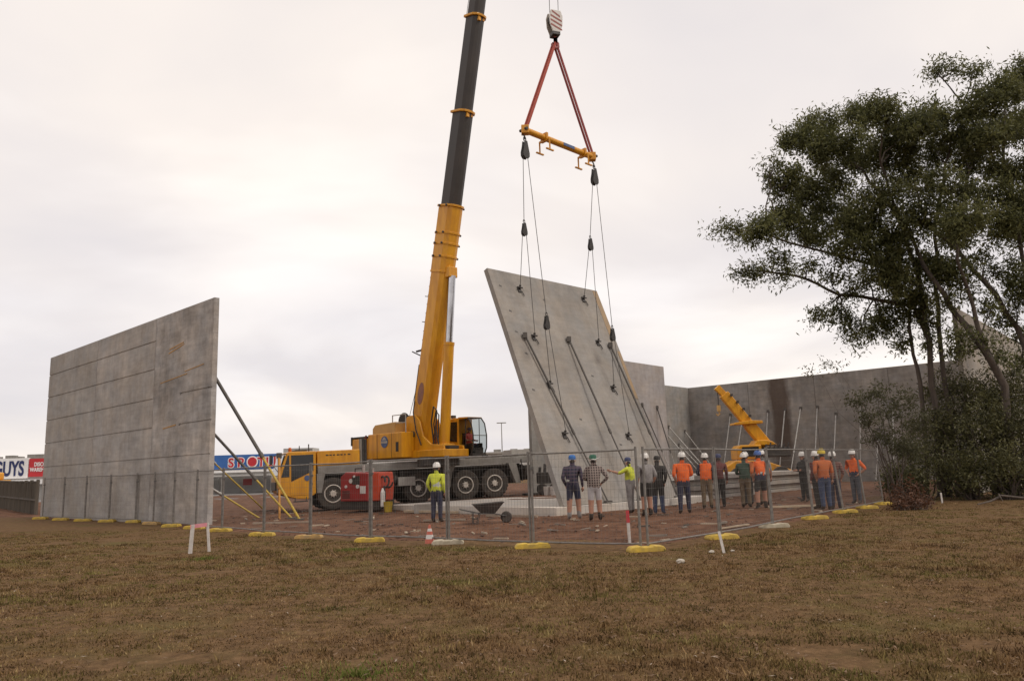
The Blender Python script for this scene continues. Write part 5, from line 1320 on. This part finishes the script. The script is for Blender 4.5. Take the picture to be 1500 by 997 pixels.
T3_CLUMPS=[((16.6, 30.76, 12.92), 0.92, (16.37, 29.88, 12.35)), ((15.89, 29.08, 10.62), 0.87, (16.91, 30.24, 10.74)), ((18.95, 28.95, 15.26), 0.66, (19.13, 30.52, 16.1)), ((20.09, 29.08, 15.93), 0.66, (21.07, 30.54, 16.66)), ((21.54, 30.22, 17.15), 0.53, (21.07, 30.54, 16.66)), ((18.1, 30.33, 17.38), 0.37, (18.13, 30.06, 16.96)), ((18.6, 29.93, 17.21), 0.34, (18.13, 30.06, 16.96)), ((19.59, 30.32, 17.26), 0.37, (19.13, 30.52, 16.1)), ((18.81, 28.61, 13.74), 0.8, (20.21, 29.9, 14.27)), ((21.89, 31.44, 15.34), 0.88, (20.21, 29.9, 14.27)), ((20.39, 29.98, 12.84), 0.79, (20.36, 30.22, 11.48)), ((18.88, 29.29, 11.59), 0.82, (20.36, 30.22, 11.48)), ((18.99, 28.8, 10.34), 0.61, (20.36, 30.22, 11.48)), ((20.12, 29.16, 11.12), 0.61, (20.36, 30.22, 11.48)), ((18.89, 30.17, 9.38), 0.42, (18.66, 30.0, 8.36)), ((20.03, 29.82, 8.96), 0.42, (20.47, 30.16, 8.62)), ((19.95, 30.32, 7.43), 0.35, (20.01, 30.41, 6.48)), ((21.43, 29.97, 12.8), 1.05, (20.36, 30.22, 11.48)), ((21.49, 29.1, 14.44), 1.02, (20.21, 29.9, 14.27)), ((22.73, 31.47, 10.95), 1.1, (20.36, 30.22, 11.48)), ((23.32, 31.6, 17.45), 0.83, (21.07, 30.54, 16.66)), ((19.45, 30.32, 6.75), 0.32, (20.01, 30.41, 6.48)), ((20.36, 30.79, 6.26), 0.38, (20.01, 30.41, 6.48)), ((20.27, 30.69, 5.14), 0.4, (20.01, 30.41, 6.48)), ((18.76, 31.56, 10.81), 0.78, (18.01, 30.36, 9.74)), ((19.48, 30.38, 8.71), 0.35, (18.66, 30.0, 8.36)), ((20.7, 30.63, 10.45), 0.54, (20.36, 30.22, 11.48)), ((20.25, 29.64, 7.95), 0.78, (20.47, 30.16, 8.62))]
SHRUBS=[((13.88, 29.0, 0.87), 0.46),((16.58, 30.8, 2.83), 0.81),((15.21, 29.6, 1.48), 1.25),((16.98, 30.2, 2.26), 1.7),((18.01, 29.4, 2.58), 1.65),((18.51, 28.6, 2.15), 1.66),((16.14, 28.2, 0.95), 1.09),((17.17, 27.6, 0.96), 1.21),((17.75, 31.5, 4.16), 1.11),((18.93, 31.0, 3.8), 1.2),((19.84, 30.4, 3.77), 1.33),((14.01, 28.4, 0.68), 0.65)]
SAPLING=[((12.27, 27.5, 3.61), 0.34),((12.84, 27.5, 3.84), 0.29),((13.13, 27.5, 3.1), 0.43),((12.38, 27.5, 2.89), 0.29),((13.77, 27.5, 3.44), 0.43),((14.04, 27.5, 2.72), 0.43),((13.38, 27.5, 2.14), 0.43),((12.68, 27.5, 2.28), 0.29),((13.81, 27.5, 1.77), 0.34),((10.68, 27.5, 4.73), 0.17),((11.19, 27.5, 4.89), 0.22),((11.47, 27.5, 4.8), 0.14)]
SAPBASE=(13.18, 27.5, 0.2)
# ================================================================== people
SKN = pm('skin', (.42, .22, .145), (.34, .17, .11), 6, .6); HAIR = pm('hair', (.035, .024, .018), rough=.8)
HVY = pm('hi_vis_yellow', (.62, .66, .05), (.40, .44, .05), 6, .8, bump=.5, bscale=9); HVO = pm('hi_vis_orange', (.80, .145, .02), (.56, .09, .02), 6, .8, bump=.5, bscale=9); HVO2 = pm('hi_vis_orange_dull', (.52, .14, .035), (.42, .10, .03), 6, .8)
NVY = pm('navy_cloth', (.022, .026, .055), (.05, .045, .06), 6, .9, bump=.5, bscale=9); DKC = pm('dark_cloth', (.026, .024, .022), (.045, .040, .035), 6, .9); GRC = pm('grey_cloth', (.27, .25, .24), (.16, .145, .14), 6, .9, bump=.5, bscale=9)
KHK = pm('khaki_cloth', (.19, .14, .085), (.11, .075, .045), 6, .9, bump=.5, bscale=9); WHC = pm('pale_cloth', (.46, .44, .44), (.38, .36, .36), 6, .9); BOOT = pm('work_boot', (.06, .042, .03), (.035, .026, .02), 8, .8); SOCK = pm('sock_grey', (.30, .28, .27), rough=.9)
BLC = pm('blue_cloth', (.055, .075, .14), (.04, .055, .10), 6, .9); MAR = pm('maroon_cloth', (.13, .04, .035), (.09, .03, .028), 6, .9); BAND = pm('reflective_band', (.55, .56, .50), rough=.4)
HWH = pm('helmet_white', (.74, .71, .66), (.66, .63, .58), 4, .4); HBL = pm('helmet_blue', (.05, .13, .40), rough=.4); HYL = pm('helmet_yellow', (.68, .50, .04), rough=.4); CAPB = pm('cap_blue', (.04, .15, .42), rough=.8); CAPN = pm('cap_navy', (.05, .06, .13), rough=.8); HGR = pm('hat_green', (.03, .12, .075), rough=.85)
def plaid(name, c, l1, l2, sc):
    m, t, b = new_mat(name); nn, ll = t.nodes.new, t.links.new
    tcn = nn('ShaderNodeTexCoord'); outs = (*c, 1); prev = None
    for ax, cc in (('X', l1), ('Z', l2)):
        wv = nn('ShaderNodeTexWave'); wv.bands_direction = ax; wv.inputs['Scale'].default_value = sc; wv.inputs['Distortion'].default_value = .4
        ll(tcn.outputs['Object'], wv.inputs['Vector'])
        r = nn('ShaderNodeValToRGB'); r.color_ramp.elements[0].position = .62; r.color_ramp.elements[1].position = .80
        r.color_ramp.elements[0].color = (0, 0, 0, 1); r.color_ramp.elements[1].color = (.8, .8, .8, 1)
        ll(wv.outputs['Fac'], r.inputs[0])
        mxx = nn('ShaderNodeMixRGB'); ll(r.outputs[0], mxx.inputs[0]); mxx.inputs[2].default_value = (*cc, 1)
        if prev is None: mxx.inputs[1].default_value = outs
        else: ll(prev, mxx.inputs[1])
        prev = mxx.outputs[0]
    ll(prev, b.inputs['Base Color']); b.inputs['Roughness'].default_value = .9
    return m
PLD1 = plaid('navy_plaid', (.022, .022, .040), (.075, .06, .09), (.10, .07, .09), 3.2)
PLD2 = plaid('brown_check', (.05, .034, .030), (.32, .26, .23), (.30, .24, .21), 4.6)
STRP = plaid('maroon_stripe', (.12, .035, .03), (.10, .03, .03), (.24, .16, .12), 4.0)

POSE = {'down': ((.245, -.02, 1.13), (.26, .05, .88)), 'hips': ((.37, -.08, 1.16), (.20, .05, 1.00)), 'front': ((.27, .03, 1.13), (.07, .25, 1.10)), 'pocket': ((.285, -.07, 1.14), (.20, .05, .92)),
        'raise': ((.30, .20, 1.28), (.36, .46, 1.36)), 'cross': ((.26, .08, 1.13), (-.06, .24, 1.14)), 'lap': ((.25, .05, 1.15), (.2, .33, 1.12))}
PEND = []
def hand_mesh(mb, wr, d, up_, side):
    """palm, four fingers and a thumb, slightly curled; d = direction of the hand, up_ = curl side"""
    d = d.normalized(); s = d.cross(up_).normalized() * side; n = s.cross(d).normalized()
    pc = wr + d * .045
    mb.path([wr, pc, wr + d * .085], [.026, .036, .034], 6)
    for i, (o_, l_) in enumerate(((-.027, .062), (-.009, .072), (.009, .068), (.027, .052))):
        a = wr + d * .08 + s * o_; b2 = a + d * l_ * .55 + up_ * .006; c = b2 + d * l_ * .4 + up_ * .022
        mb.path([a, b2, c], [.010, .009, .007], 5)
    a = wr + d * .03 - s * .03; mb.path([a, a - s * .022 + d * .025, a - s * .026 + d * .055 + up_ * .01], [.011, .010, .008], 5)
import itertools
_lean = itertools.cycle((0.0, -.06, .05, .02, -.04, .07, -.02))
def person(pos, face, H, label, fit, pl='down', pr_='down', hat=None, lean=0.0, stance=.1, turn=0.0, sit=False):
    """face = heading in degrees, 90 looks away from the viewer"""
    k = H / 1.75
    lean = lean or (0 if sit else next(_lean)); hipx = 0 if sit else random.choice((-.03, 0, .025)); face += random.uniform(-8, 8)
    bl = lambda z_: lean * max(0, z_ - .95)
    V = {}
    V['pel'] = (hipx, 0, .95); V['sp'] = (hipx * .4, bl(1.14), 1.14); V['ch'] = (0, bl(1.33), 1.33); V['nk'] = (0, bl(1.47) + .0, 1.475); V['hd0'] = (0, bl(1.55) + .015, 1.555); V['hd1'] = (0, bl(1.64) + .03, 1.655)
    R_ = {'pel': (.172, .135), 'sp': (.165, .130), 'ch': (.195, .14), 'nk': (.065, .062), 'hd0': (.075, .085), 'hd1': (.080, .095)}
    E_ = [('pel', 'sp'), ('sp', 'ch'), ('ch', 'nk'), ('nk', 'hd0'), ('hd0', 'hd1')]
    loose = fit.get('loose', 1.0)
    for s, nm, ps in ((-1, 'l', pl), (1, 'r', pr_)):
        V['sh' + nm] = (s * .205, bl(1.41), 1.405); el, wr = POSE[ps]
        V['el' + nm] = (s * el[0], el[1] + bl(el[2]), el[2]); V['wr' + nm] = (s * wr[0], wr[1] + bl(wr[2]), wr[2])
        R_['sh' + nm] = (.074, .074); R_['el' + nm] = (.058, .058) ; R_['wr' + nm] = (.033, .03)
        E_ += [('ch', 'sh' + nm), ('sh' + nm, 'el' + nm), ('el' + nm, 'wr' + nm)]
        fy = .06 * s * (1 if stance > .12 else .3)
        if sit:
            V['hp' + nm] = (s * .10, .02, .90); V['kn' + nm] = (s * .13, .42, .92); V['an' + nm] = (s * .13, .45, .50); V['to' + nm] = (s * .14, .58, .47)
        else:
            V['hp' + nm] = (s * .092, 0, .86); V['kn' + nm] = (s * (stance * .95), fy * .7 + .015, .48); V['an' + nm] = (s * stance * 1.05, fy - .01, .085); V['to' + nm] = (s * (stance * 1.15 + .01), fy + .14, .045)
        R_['hp' + nm] = (.112 * loose, .118 * loose); R_['kn' + nm] = (.078 * loose, .082 * loose); R_['an' + nm] = (.060, .064); R_['to' + nm] = (.042, .034)
        E_ += [('pel', 'hp' + nm), ('hp' + nm, 'kn' + nm), ('kn' + nm, 'an' + nm), ('an' + nm, 'to' + nm)]
    keys = list(V); me = bpy.data.meshes.new('person')
    me.from_pydata([V[q] for q in keys], [(keys.index(a), keys.index(b2)) for a, b2 in E_], [])
    o = bpy.data.objects.new('person_skeleton', me); col.objects.link(o)
    md = o.modifiers.new('skin', 'SKIN'); md.use_smooth_shade = True
    if not me.skin_vertices: raise RuntimeError('no skin layer')
    for i, q in enumerate(keys):
        sv = me.skin_vertices[0].data[i]; sv.radius = R_[q]; sv.use_root = (q == 'pel')
    sd_ = o.modifiers.new('sub', 'SUBSURF'); sd_.levels = 2; sd_.render_levels = 2
    PEND.append((o, V, Vector(pos), face, k, label, fit, hat, turn, bl))
def seg_d(p, a, b2):
    ab = b2 - a; t = max(0, min(1, (p - a).dot(ab) / max(ab.length_squared, 1e-9))); return (p - a - ab * t).length
def finish_people():
    bpy.context.view_layer.update(); dg = bpy.context.evaluated_depsgraph_get()
    for (o, V, pos, face, k, label, fit, hat, turn, bl) in PEND:
        src = bpy.data.meshes.new_from_object(o.evaluated_get(dg))
        mb = MB(); mb.v = [tuple(v.co) for v in src.vertices]; mb.f = [tuple(p.vertices) for p in src.polygons]
        mats = [fit['torso'], fit.get('sleeve', fit['torso']), fit.get('fore', SKN), fit['legs'], fit.get('shin', fit['legs']), fit.get('boots', BOOT), SKN, HAIR, BAND, fit.get('under', fit['torso'])]
        vv = {q: Vector(p) for q, p in V.items()}
        bones = [('pel', 'sp', 0, .15), ('sp', 'ch', 0, .15), ('ch', 'nk', 0, .13), ('nk', 'hd0', 6, .06), ('hd0', 'hd1', 6, .09)]
        for nm in 'lr':
            bones += [('sh' + nm, 'el' + nm, 1, .05), ('el' + nm, 'wr' + nm, 2, .04), ('hp' + nm, 'kn' + nm, 3, .085), ('kn' + nm, 'an' + nm, 4, .06), ('an' + nm, 'to' + nm, 5, .05)]
        mi = []
        for p in src.polygons:
            c = p.center; best = min(bones, key=lambda q: seg_d(c, vv[q[0]], vv[q[1]]) / q[3]); m_ = best[2]
            if m_ == 0 and c.z < fit.get('waist', .96): m_ = 3
            if m_ == 3 and c.z > fit.get('waist', .96): m_ = 0
            if m_ == 4 and c.z < .13 and 'shin' not in fit: m_ = 5
            if m_ == 3 and 'shin' in fit and c.z < .55: m_ = 4
            if m_ == 4 and 'shin' in fit and c.z < .22: m_ = 5
            if m_ == 6:
                loc = c - vv['hd1']
                if loc.y < .005 and loc.z > -.12: m_ = 7
                if c.z < vv['nk'].z + .0: m_ = 0
            if m_ in (0,) and fit.get('bands'):
                for z0, z1 in fit['bands']:
                    if z0 < c.z < z1: m_ = 8
            if m_ == 0 and 'under' in fit and c.z < 1.07: m_ = 9
            mi.append(m_)
        mb.mi = mi
        # nose, ears and hands, part of the same body mesh
        hc = vv['hd1']
        mb.m = 6; mb.ball((hc.x, hc.y + .098, hc.z - .045), (.016, .022, .026), 6, 5)
        for s in (-1, 1): mb.ball((hc.x + s * .083, hc.y - .005, hc.z - .04), (.012, .022, .034), 6, 5)
        mb.m = 7
        for s in (-1, 1): mb.ball((hc.x + s * .032, hc.y + .086, hc.z - .012), (.012, .010, .008), 6, 4)
        mb.ball((hc.x, hc.y + .088, hc.z - .095), (.024, .008, .006), 6, 4)
        mb.m = 6
        for nm, s in (('l', -1), ('r', 1)):
            d = (vv['wr' + nm] - vv['el' + nm]); hand_mesh(mb, vv['wr' + nm] - d.normalized() * .01, d, Vector((-s * .5, .6, .2)).normalized(), s)
        TM = Matrix.Translation(pos) @ Matrix.Rotation(R(face - 90), 4, 'Z') @ Matrix.Scale(k, 4)
        bpy.data.objects.remove(o)
        me = bpy.data.meshes.new('person'); me.from_pydata(mb.v, [], mb.f); me.polygons.foreach_set('material_index', mb.mi); me.update()
        ob = put('person', me, None, pos, mats, smooth=True)
        ob.rotation_euler = (0, 0, R(face - 90)); ob.scale = (k, k, k)
        tag(ob, label, 'person', 'workers on the site')
        if hat:
            kind, hm = hat
            hmesh = MB(Matrix.Translation(hc + Vector((0, 0, .02))) @ Matrix.Rotation(R(turn), 4, 'Z'))
            if kind == 'helmet':
                hmesh.lathe([(.118, .0), (.117, .04), (.106, .085), (.082, .122), (.045, .142), (.006, .148)], (0, 0, 0), 'z', 16)
                hmesh.zprism([(.112 * math.cos(a), (.125 if math.sin(a) < 0 else .175) * math.sin(a)) for a in [2 * math.pi * i / 18 for i in range(18)]], -.006, .006)
                hmesh.beam((0, -.09, .10), (0, .09, .10), .05, .10)
                nm = 'hard_hat'
            elif kind == 'hat':
                n = 20; rim = []
                hmesh.lathe([(.100, -.005), (.102, .05), (.092, .10), (.06, .118), (.005, .11)], (0, 0, 0), 'z', 16)
                vs = []; 
                for i in range(n):
                    a = 2 * math.pi * i / n
                    vs += [(.098 * math.cos(a), .105 * math.sin(a), .0), (.20 * math.cos(a), .21 * math.sin(a), .075 * abs(math.cos(a)) ** 1.5 - .02)]
                hmesh.m = 1; hmesh.add(vs, [(2 * i, 2 * i + 1, (2 * i + 3) % (2 * n), (2 * i + 2) % (2 * n)) for i in range(n)])
                nm = 'brimmed_hat'
            else:
                hmesh.lathe([(.100, -.02), (.104, .03), (.095, .075), (.06, .105), (.005, .113)], (0, 0, 0), 'z', 16)
                hmesh.zprism([(-.075, .06), (.075, .06), (.065, .16), (0, .185), (-.065, .16)], -.012, 0)
                nm = 'cap'
            hme = bpy.data.meshes.new(nm); hme.from_pydata(hmesh.v, [], hmesh.f)
            if any(hmesh.mi): hme.polygons.foreach_set('material_index', hmesh.mi)
            hme.update()
            for mm in (hm if isinstance(hm, (list, tuple)) else [hm]): hme.materials.append(mm)
            ho = bpy.data.objects.new(nm, hme); ho.parent = ob; col.objects.link(ho); smooth_by_angle(ho, 50)
def at(x, y, on=None): return (x, y, sh(x, y) if on is None else on)
H_W = ('helmet', HWH)
person(at(-2.45, 24.2), 75, 1.74, 'worker in a yellow hi-vis shirt and white hard hat standing alone by the slab', dict(torso=HVY, legs=NVY, bands=((1.10, 1.15),), fore=HVY, under=HVY), 'pocket', 'down', H_W, stance=.11)
person(at(1.68, 23.5), 88, 1.85, 'worker in a navy plaid shirt, shorts and bright blue cap watching the panel', dict(torso=PLD1, fore=PLD1, legs=NVY, shin=SKN, boots=SOCK, bands=((1.06, 1.09),)), 'pocket', 'down', ('cap', CAPB), stance=.13)
person(at(2.2, 22.4), 96, 1.80, 'worker in a checked shirt and green hat with a white brim, shorts', dict(torso=PLD2, fore=PLD2, legs=WHC, shin=SKN, boots=BOOT, waist=.90), 'front', 'hips', ('hat', [HGR, HWH]), stance=.12)
person(at(3.60, 25.1), 150, 1.74, 'worker with a navy cap and yellow hi-vis sleeve reaching to the prop', dict(torso=HVY, sleeve=HVY, legs=GRC, under=GRC), 'raise', 'down', ('cap', CAPN), stance=.12)
person(at(3.86, 23.6), 100, 1.80, 'worker in a grey shirt, dark shorts and white hard hat beside the corner post', dict(torso=GRC, legs=DKC, shin=SKN, boots=BOOT), 'down', 'pocket', H_W, stance=.10)
person(at(4.40, 24.7), 70, 1.76, 'worker in dark clothes half behind the man in the grey shirt', dict(torso=DKC, fore=DKC, legs=DKC, shin=BLC, boots=BLC), 'pocket', 'pocket', ('cap', DKC), stance=.11)
person(at(5.12, 24.3), 86, 1.80, 'worker in a plain bright orange hi-vis shirt, seen from behind', dict(torso=HVO, sleeve=HVO, fore=SKN, legs=NVY), 'pocket', 'front', H_W, stance=.13)
person(at(6.35, 26.5), 78, 1.78, 'worker in an orange vest over dark sleeves and khaki trousers', dict(torso=HVO, sleeve=NVY, fore=NVY, legs=KHK), 'front', 'pocket', H_W, stance=.11)
person(at(6.95, 27.1), 95, 1.78, 'worker with a dark blue cap half hidden behind the fence post', dict(torso=MAR, fore=MAR, legs=DKC), 'down', 'down', ('cap', CAPN))
person(at(7.70, 26.7), 60, 1.76, 'worker in a dark green jacket and white hard hat beside the blue hard hat', dict(torso=pm('dark_green_cloth', (.03, .06, .035)), fore=DKC, legs=KHK), 'front', 'front', H_W)
person(at(8.0, 26.0), 92, 1.82, 'worker in an orange vest and blue hard hat with dark shorts', dict(torso=HVO, sleeve=HVO2, under=NVY, legs=DKC, shin=SKN, waist=.9, bands=((1.08, 1.12),)), 'pocket', 'pocket', ('helmet', HBL), stance=.14)
person(at(8.60, 27.6), 80, 1.84, 'worker in a white hard hat just behind the blue hard hat', dict(torso=GRC, fore=SKN, legs=KHK), 'front', 'down', H_W)
person(at(8.35, 28.6), 100, 1.84, 'worker in a pale hard hat furthest back in the orange vest group', dict(torso=HVO2, legs=DKC), 'down', 'down', H_W)
person(at(10.9, 30.0), 200, 1.80, 'worker in dark overalls and white hard hat standing with folded arms', dict(torso=DKC, fore=DKC, legs=DKC), 'cross', 'cross', H_W, stance=.09)
person(at(9.32, 24.0), 95, 1.78, 'worker in a dull orange shirt, jeans and yellow hard hat', dict(torso=HVO2, sleeve=HVO2, fore=SKN, legs=BLC), 'pocket', 'down', ('helmet', HYL), stance=.10)
person(at(9.48, 25.0), 120, 1.74, 'worker in a maroon top and white hard hat left of the yellow hard hat', dict(torso=MAR, fore=MAR, legs=DKC), 'down', 'down', H_W)
person(at(9.86, 24.6), 70, 1.72, 'worker in a striped maroon shirt and white hard hat right of the yellow hard hat', dict(torso=STRP, fore=SKN, legs=NVY), 'down', 'pocket', H_W)
person(at(11.55, 27.0), 215, 1.76, 'worker in an orange shirt and grey trousers nearest the trees', dict(torso=HVO, sleeve=HVO, fore=SKN, legs=pm('slate_cloth', (.07, .075, .09)), under=NVY), 'hips', 'hips', H_W, stance=.09)
_op = MS @ Vector((.72, 1.24, .56))
person((_op.x, _op.y, _op.z - .86), -45, 1.62, 'crane operator in a red shirt sitting in the glazed cab', dict(torso=RED, sleeve=RED, legs=NVY), 'lap', 'lap', ('cap', CAPN), sit=True)
finish_people()

# ================================================================== trees and shrubs
def leaf_mat(name, c1, c2, tr=.45):
    m, t, b = new_mat(name); nn, ll = t.nodes.new, t.links.new
    at_ = nn('ShaderNodeAttribute'); at_.attribute_name = 'tone'
    r = nn('ShaderNodeValToRGB'); r.color_ramp.elements[0].color = (*c1, 1); r.color_ramp.elements[1].color = (*c2, 1)
    ll(at_.outputs['Fac'], r.inputs[0]); ll(r.outputs[0], b.inputs['Base Color'])
    b.inputs['Roughness'].default_value = .55; b.inputs['Specular IOR Level'].default_value = .3
    tl = nn('ShaderNodeBsdfTranslucent'); ll(r.outputs[0], tl.inputs[0])
    mxx = nn('ShaderNodeMixShader'); mxx.inputs[0].default_value = tr
    ll(b.outputs[0], mxx.inputs[1]); ll(tl.outputs[0], mxx.inputs[2]); ll(mxx.outputs[0], t.nodes['Material Output'].inputs['Surface'])
    return m
LEAF = leaf_mat('gum_leaf', (.045, .050, .018), (.200, .200, .074)); LEAFS = leaf_mat('shrub_leaf', (.036, .036, .014), (.150, .140, .052), .2); LEAFP = leaf_mat('sapling_leaf', (.06, .058, .028), (.13, .125, .065)); LEAFD = leaf_mat('dead_leaf_brush', (.055, .026, .015), (.16, .075, .04), .15)
BARK = pm('gum_bark', (.060, .045, .036), (.110, .085, .066), 3, .9, bump=.6, bscale=18, stretch=(3, 3, .5))
def leaves_mesh(name, centers, mat, ll_, lw, parent, droop=.5):
    """centers: (n,4) array of x, y, z, spread; one leaf (two triangles, folded) each"""
    n = len(centers); c = centers[:, :3] + rng.normal(0, 1, (n, 3)) * centers[:, 3:4]
    d = rng.normal(0, 1, (n, 3)); d[:, 2] -= droop; d /= np.linalg.norm(d, axis=1)[:, None]
    s = np.cross(d, rng.normal(0, 1, (n, 3))); s /= np.linalg.norm(s, axis=1)[:, None]
    L_ = (ll_[0] + (ll_[1] - ll_[0]) * rng.random(n))[:, None]; W_ = (lw[0] + (lw[1] - lw[0]) * rng.random(n))[:, None]
    nn_ = np.cross(d, s)
    V = np.empty((n * 4, 3), np.float32)
    V[0::4] = c; V[1::4] = c + d * L_ * .45 + s * W_ / 2 + nn_ * W_ * .2; V[2::4] = c + d * L_; V[3::4] = c + d * L_ * .45 - s * W_ / 2 + nn_ * W_ * .2
    org = c.mean(0); V -= org.astype(np.float32)
    me = bpy.data.meshes.new(name)
    me.vertices.add(n * 4); me.vertices.foreach_set('co', V.ravel())
    idx = np.empty(n * 6, np.int32); b = np.arange(n, dtype=np.int32) * 4
    for j, q in enumerate((0, 1, 2, 0, 2, 3)): idx[j::6] = b + q
    me.loops.add(n * 6); me.loops.foreach_set('vertex_index', idx)
    me.polygons.add(n * 2); me.polygons.foreach_set('loop_start', np.arange(0, n * 6, 3, dtype=np.int32))
    tone = np.repeat(np.clip(rng.normal(.45, .24, n) + centers[:, 4], 0, 1), 4).astype(np.float32)
    a = me.attributes.new('tone', 'FLOAT', 'POINT'); a.data.foreach_set('value', tone)
    me.update(); me.validate()
    return put(name, me, parent, org, mat)
def clump_points(c, r, sub, per, spread):
    out = []; subs = []
    for _ in range(sub):
        d = rng.normal(0, 1, 3); d /= np.linalg.norm(d); q = np.array(c) + d * r * (rng.random() ** .45) * np.array([1.15, 1.05, .8]) + rng.normal(0, .12, 3)
        subs.append(q); k = int(per * rng.uniform(.5, 1.5)); sp_ = spread * rng.uniform(.7, 1.3)
        out.append(np.concatenate([np.tile(q, (k, 1)), np.full((k, 1), sp_), np.full((k, 1), rng.normal(0, .2))], 1))
    return np.concatenate(out), subs
def crook(a, b, n=5, amp=.12):
    a, b = Vector(a), Vector(b); pts = []
    for i in range(n + 1):
        t = i / n; p = a.lerp(b, t); w_ = math.sin(t * math.pi) * (b - a).length * amp
        pts.append(p + Vector((random.uniform(-1, 1) * w_, random.uniform(-1, 1) * w_, random.uniform(-.6, .9) * w_)))
    pts[0], pts[-1] = a, b
    return pts
def tree(name, label, stems, clumps, group):
    base = stems[0][1][0]; t = thing(name, (base[0], base[1], 0), label, 'tree', group)
    for i, (r, pts) in enumerate(stems):
        P = []
        for j in range(len(pts) - 1):
            seg = crook(pts[j], pts[j + 1], 3, .035); P += seg[:-1]
        P.append(Vector(pts[-1])); n = len(P)
        mb = MB(); mb.path(P, [r * (1 - .80 * k / (n - 1)) * random.uniform(.93, 1.07) + .012 for k in range(n)], 10)
        smooth_by_angle(mb.build('trunk' if pts[0][2] < .5 else 'limb', BARK, t), 70)
    allp = []
    for (c, r, node) in clumps:
        mb = MB(); limb = crook(node, c, 5, .09)
        mb.path(limb, [.036, .032, .028, .022, .016, .010], 6, cap=False)
        rr_ = r * (1.16 if r > .5 else 1.0)
        pts, subs = clump_points(c, rr_, int(9 + r * 27) if r > .5 else int(5 + r * 20), 86 if r > .5 else 34, .19)
        allp.append(pts)
        for q in subs[::2]:
            mb.path(crook(limb[4], q, 3, .12), [.014, .011, .008, .004], 4, cap=False)
        smooth_by_angle(mb.build('branch', BARK, t), 80)
    cr_ = leaves_mesh('crown', np.concatenate(allp), LEAF, (.11, .25), (.038, .072), t)
    return t
tree('gum_tree', 'dark gum tree with upright twin trunks and a long limb reaching left', T1_STEMS, T1_CLUMPS, 'gum trees')
tree('gum_tree', 'gum tree with a thick trunk leaning left across the pale panel', T2_STEMS, T2_CLUMPS, 'gum trees')
tree('gum_tree', 'tall gum tree at the right edge of the photo leaning in', T3_STEMS, T3_CLUMPS, 'gum trees')
sl_ = ['thin shrub at the very left tip of the thicket', 'narrow shrub rising beside the sapling', 'dense dark shrub at the left end of the thicket', 'large dark shrub below the upright gum trunks', 'tall dark shrub below the leaning gum trunk', 'big dark shrub cut by the right edge of the photo', 'low dark shrub at the front of the thicket', 'low spreading shrub at the front right of the thicket', 'shrub growing high around the upright gum trunks', 'upper shrub in front of the pale panel', 'upper shrub at the right edge of the thicket', 'small shrub lowest at the left foot of the thicket']
for i, (c, r) in enumerate(SHRUBS):
    t = thing('shrub', (c[0], c[1], 0), sl_[i], 'shrub', 'shrubs under the gum trees')
    pts, subs = clump_points(c, r, int((20 + r * 34) * (.5 if i in (0, 1, 2) else 1.1)), 58, .17)
    pts[:, 2] = np.maximum(pts[:, 2], .12)
    mb = MB()
    for q in subs[::3]:
        b0 = Vector((c[0] + random.uniform(-.25, .25), c[1] + random.uniform(-.25, .25), -.03))
        mb.path(crook(b0, (q[0], q[1], max(q[2], .15)), 5, .08), [.035, .03, .024, .018, .012, .006], 5, cap=False)
    smooth_by_angle(mb.build('stems', BARK, t), 80)
    leaves_mesh('foliage', pts, LEAFS, (.08, .17), (.03, .06), t, .2)
t = thing('sapling', (SAPBASE[0], SAPBASE[1], 0), 'thin grey green sapling with sparse leaves left of the thicket', 'sapling')
mb = MB(); ap = []
for i, (c, r) in enumerate(SAPLING):
    b0 = Vector((SAPBASE[0] + random.uniform(-.2, .2), SAPBASE[1] + random.uniform(-.15, .15), -.03))
    fork = b0.lerp(Vector(c), .35) + Vector((0, 0, .2))
    mb.path(crook(b0, fork, 3, .05)[:-1] + crook(fork, c, 4, .06), [k_ * (.35 if i > 8 else 1) for k_ in (.03, .028, .025, .022, .018, .014, .01, .006)], 5, cap=False)
    pts, subs = clump_points(c, r, int(5 + r * 26) if i < 9 else 4, 34 if i < 9 else 16, .12); ap.append(pts)
smooth_by_angle(mb.build('stems', BARK, t), 80)
leaves_mesh('foliage', np.concatenate(ap), LEAFP, (.08, .17), (.026, .05), t, .3)
for i, (x, y, rr, hh, lb) in enumerate(((11.75, 23.9, .5, .28, 'low heap of dead reddish brush at the end of the fence'), (13.3, 27.0, .75, .55, 'mound of dead brown brush at the foot of the sapling'), (12.6, 25.4, .5, .2, 'flat scatter of dead twigs between the fence end and the shrubs'))):
    t = thing('brush_pile', (x, y, 0), lb, 'brush pile', 'dead brush')
    pts, subs = clump_points((x, y, hh * .5), rr, 26, 34, .12); pts[:, 2] = np.clip(pts[:, 2] * (hh / rr), .03, None)
    mb = MB()
    for q in subs: mb.path(crook((x + random.uniform(-rr, rr), y + random.uniform(-.4, .4), .0), (q[0], q[1], max(.05, q[2] * hh / rr)), 4, .1), [.016, .014, .012, .009, .005], 5, cap=False)
    mb.build('twigs', BARK, t); leaves_mesh('dead_leaves', pts, LEAFD, (.07, .15), (.03, .06), t, 0)
mb = MB(); mb.path([(14.2, 24.6, .05), (14.8, 24.9, .12), (15.6, 25.6, .24), (16.4, 25.3, .12), (17.2, 25.6, .16), (18.2, 25.2, .05)], [.02, .03, .04, .035, .03, .015], 7)
mb.path([(15.6, 25.6, .24), (15.2, 25.1, .3), (15.0, 24.6, .12)], [.025, .02, .01], 6)
tag(smooth_by_angle(mb.build('fallen_branch', BARK), 80), 'long bare fallen branch lying on the grass before the shrubs', 'branch')
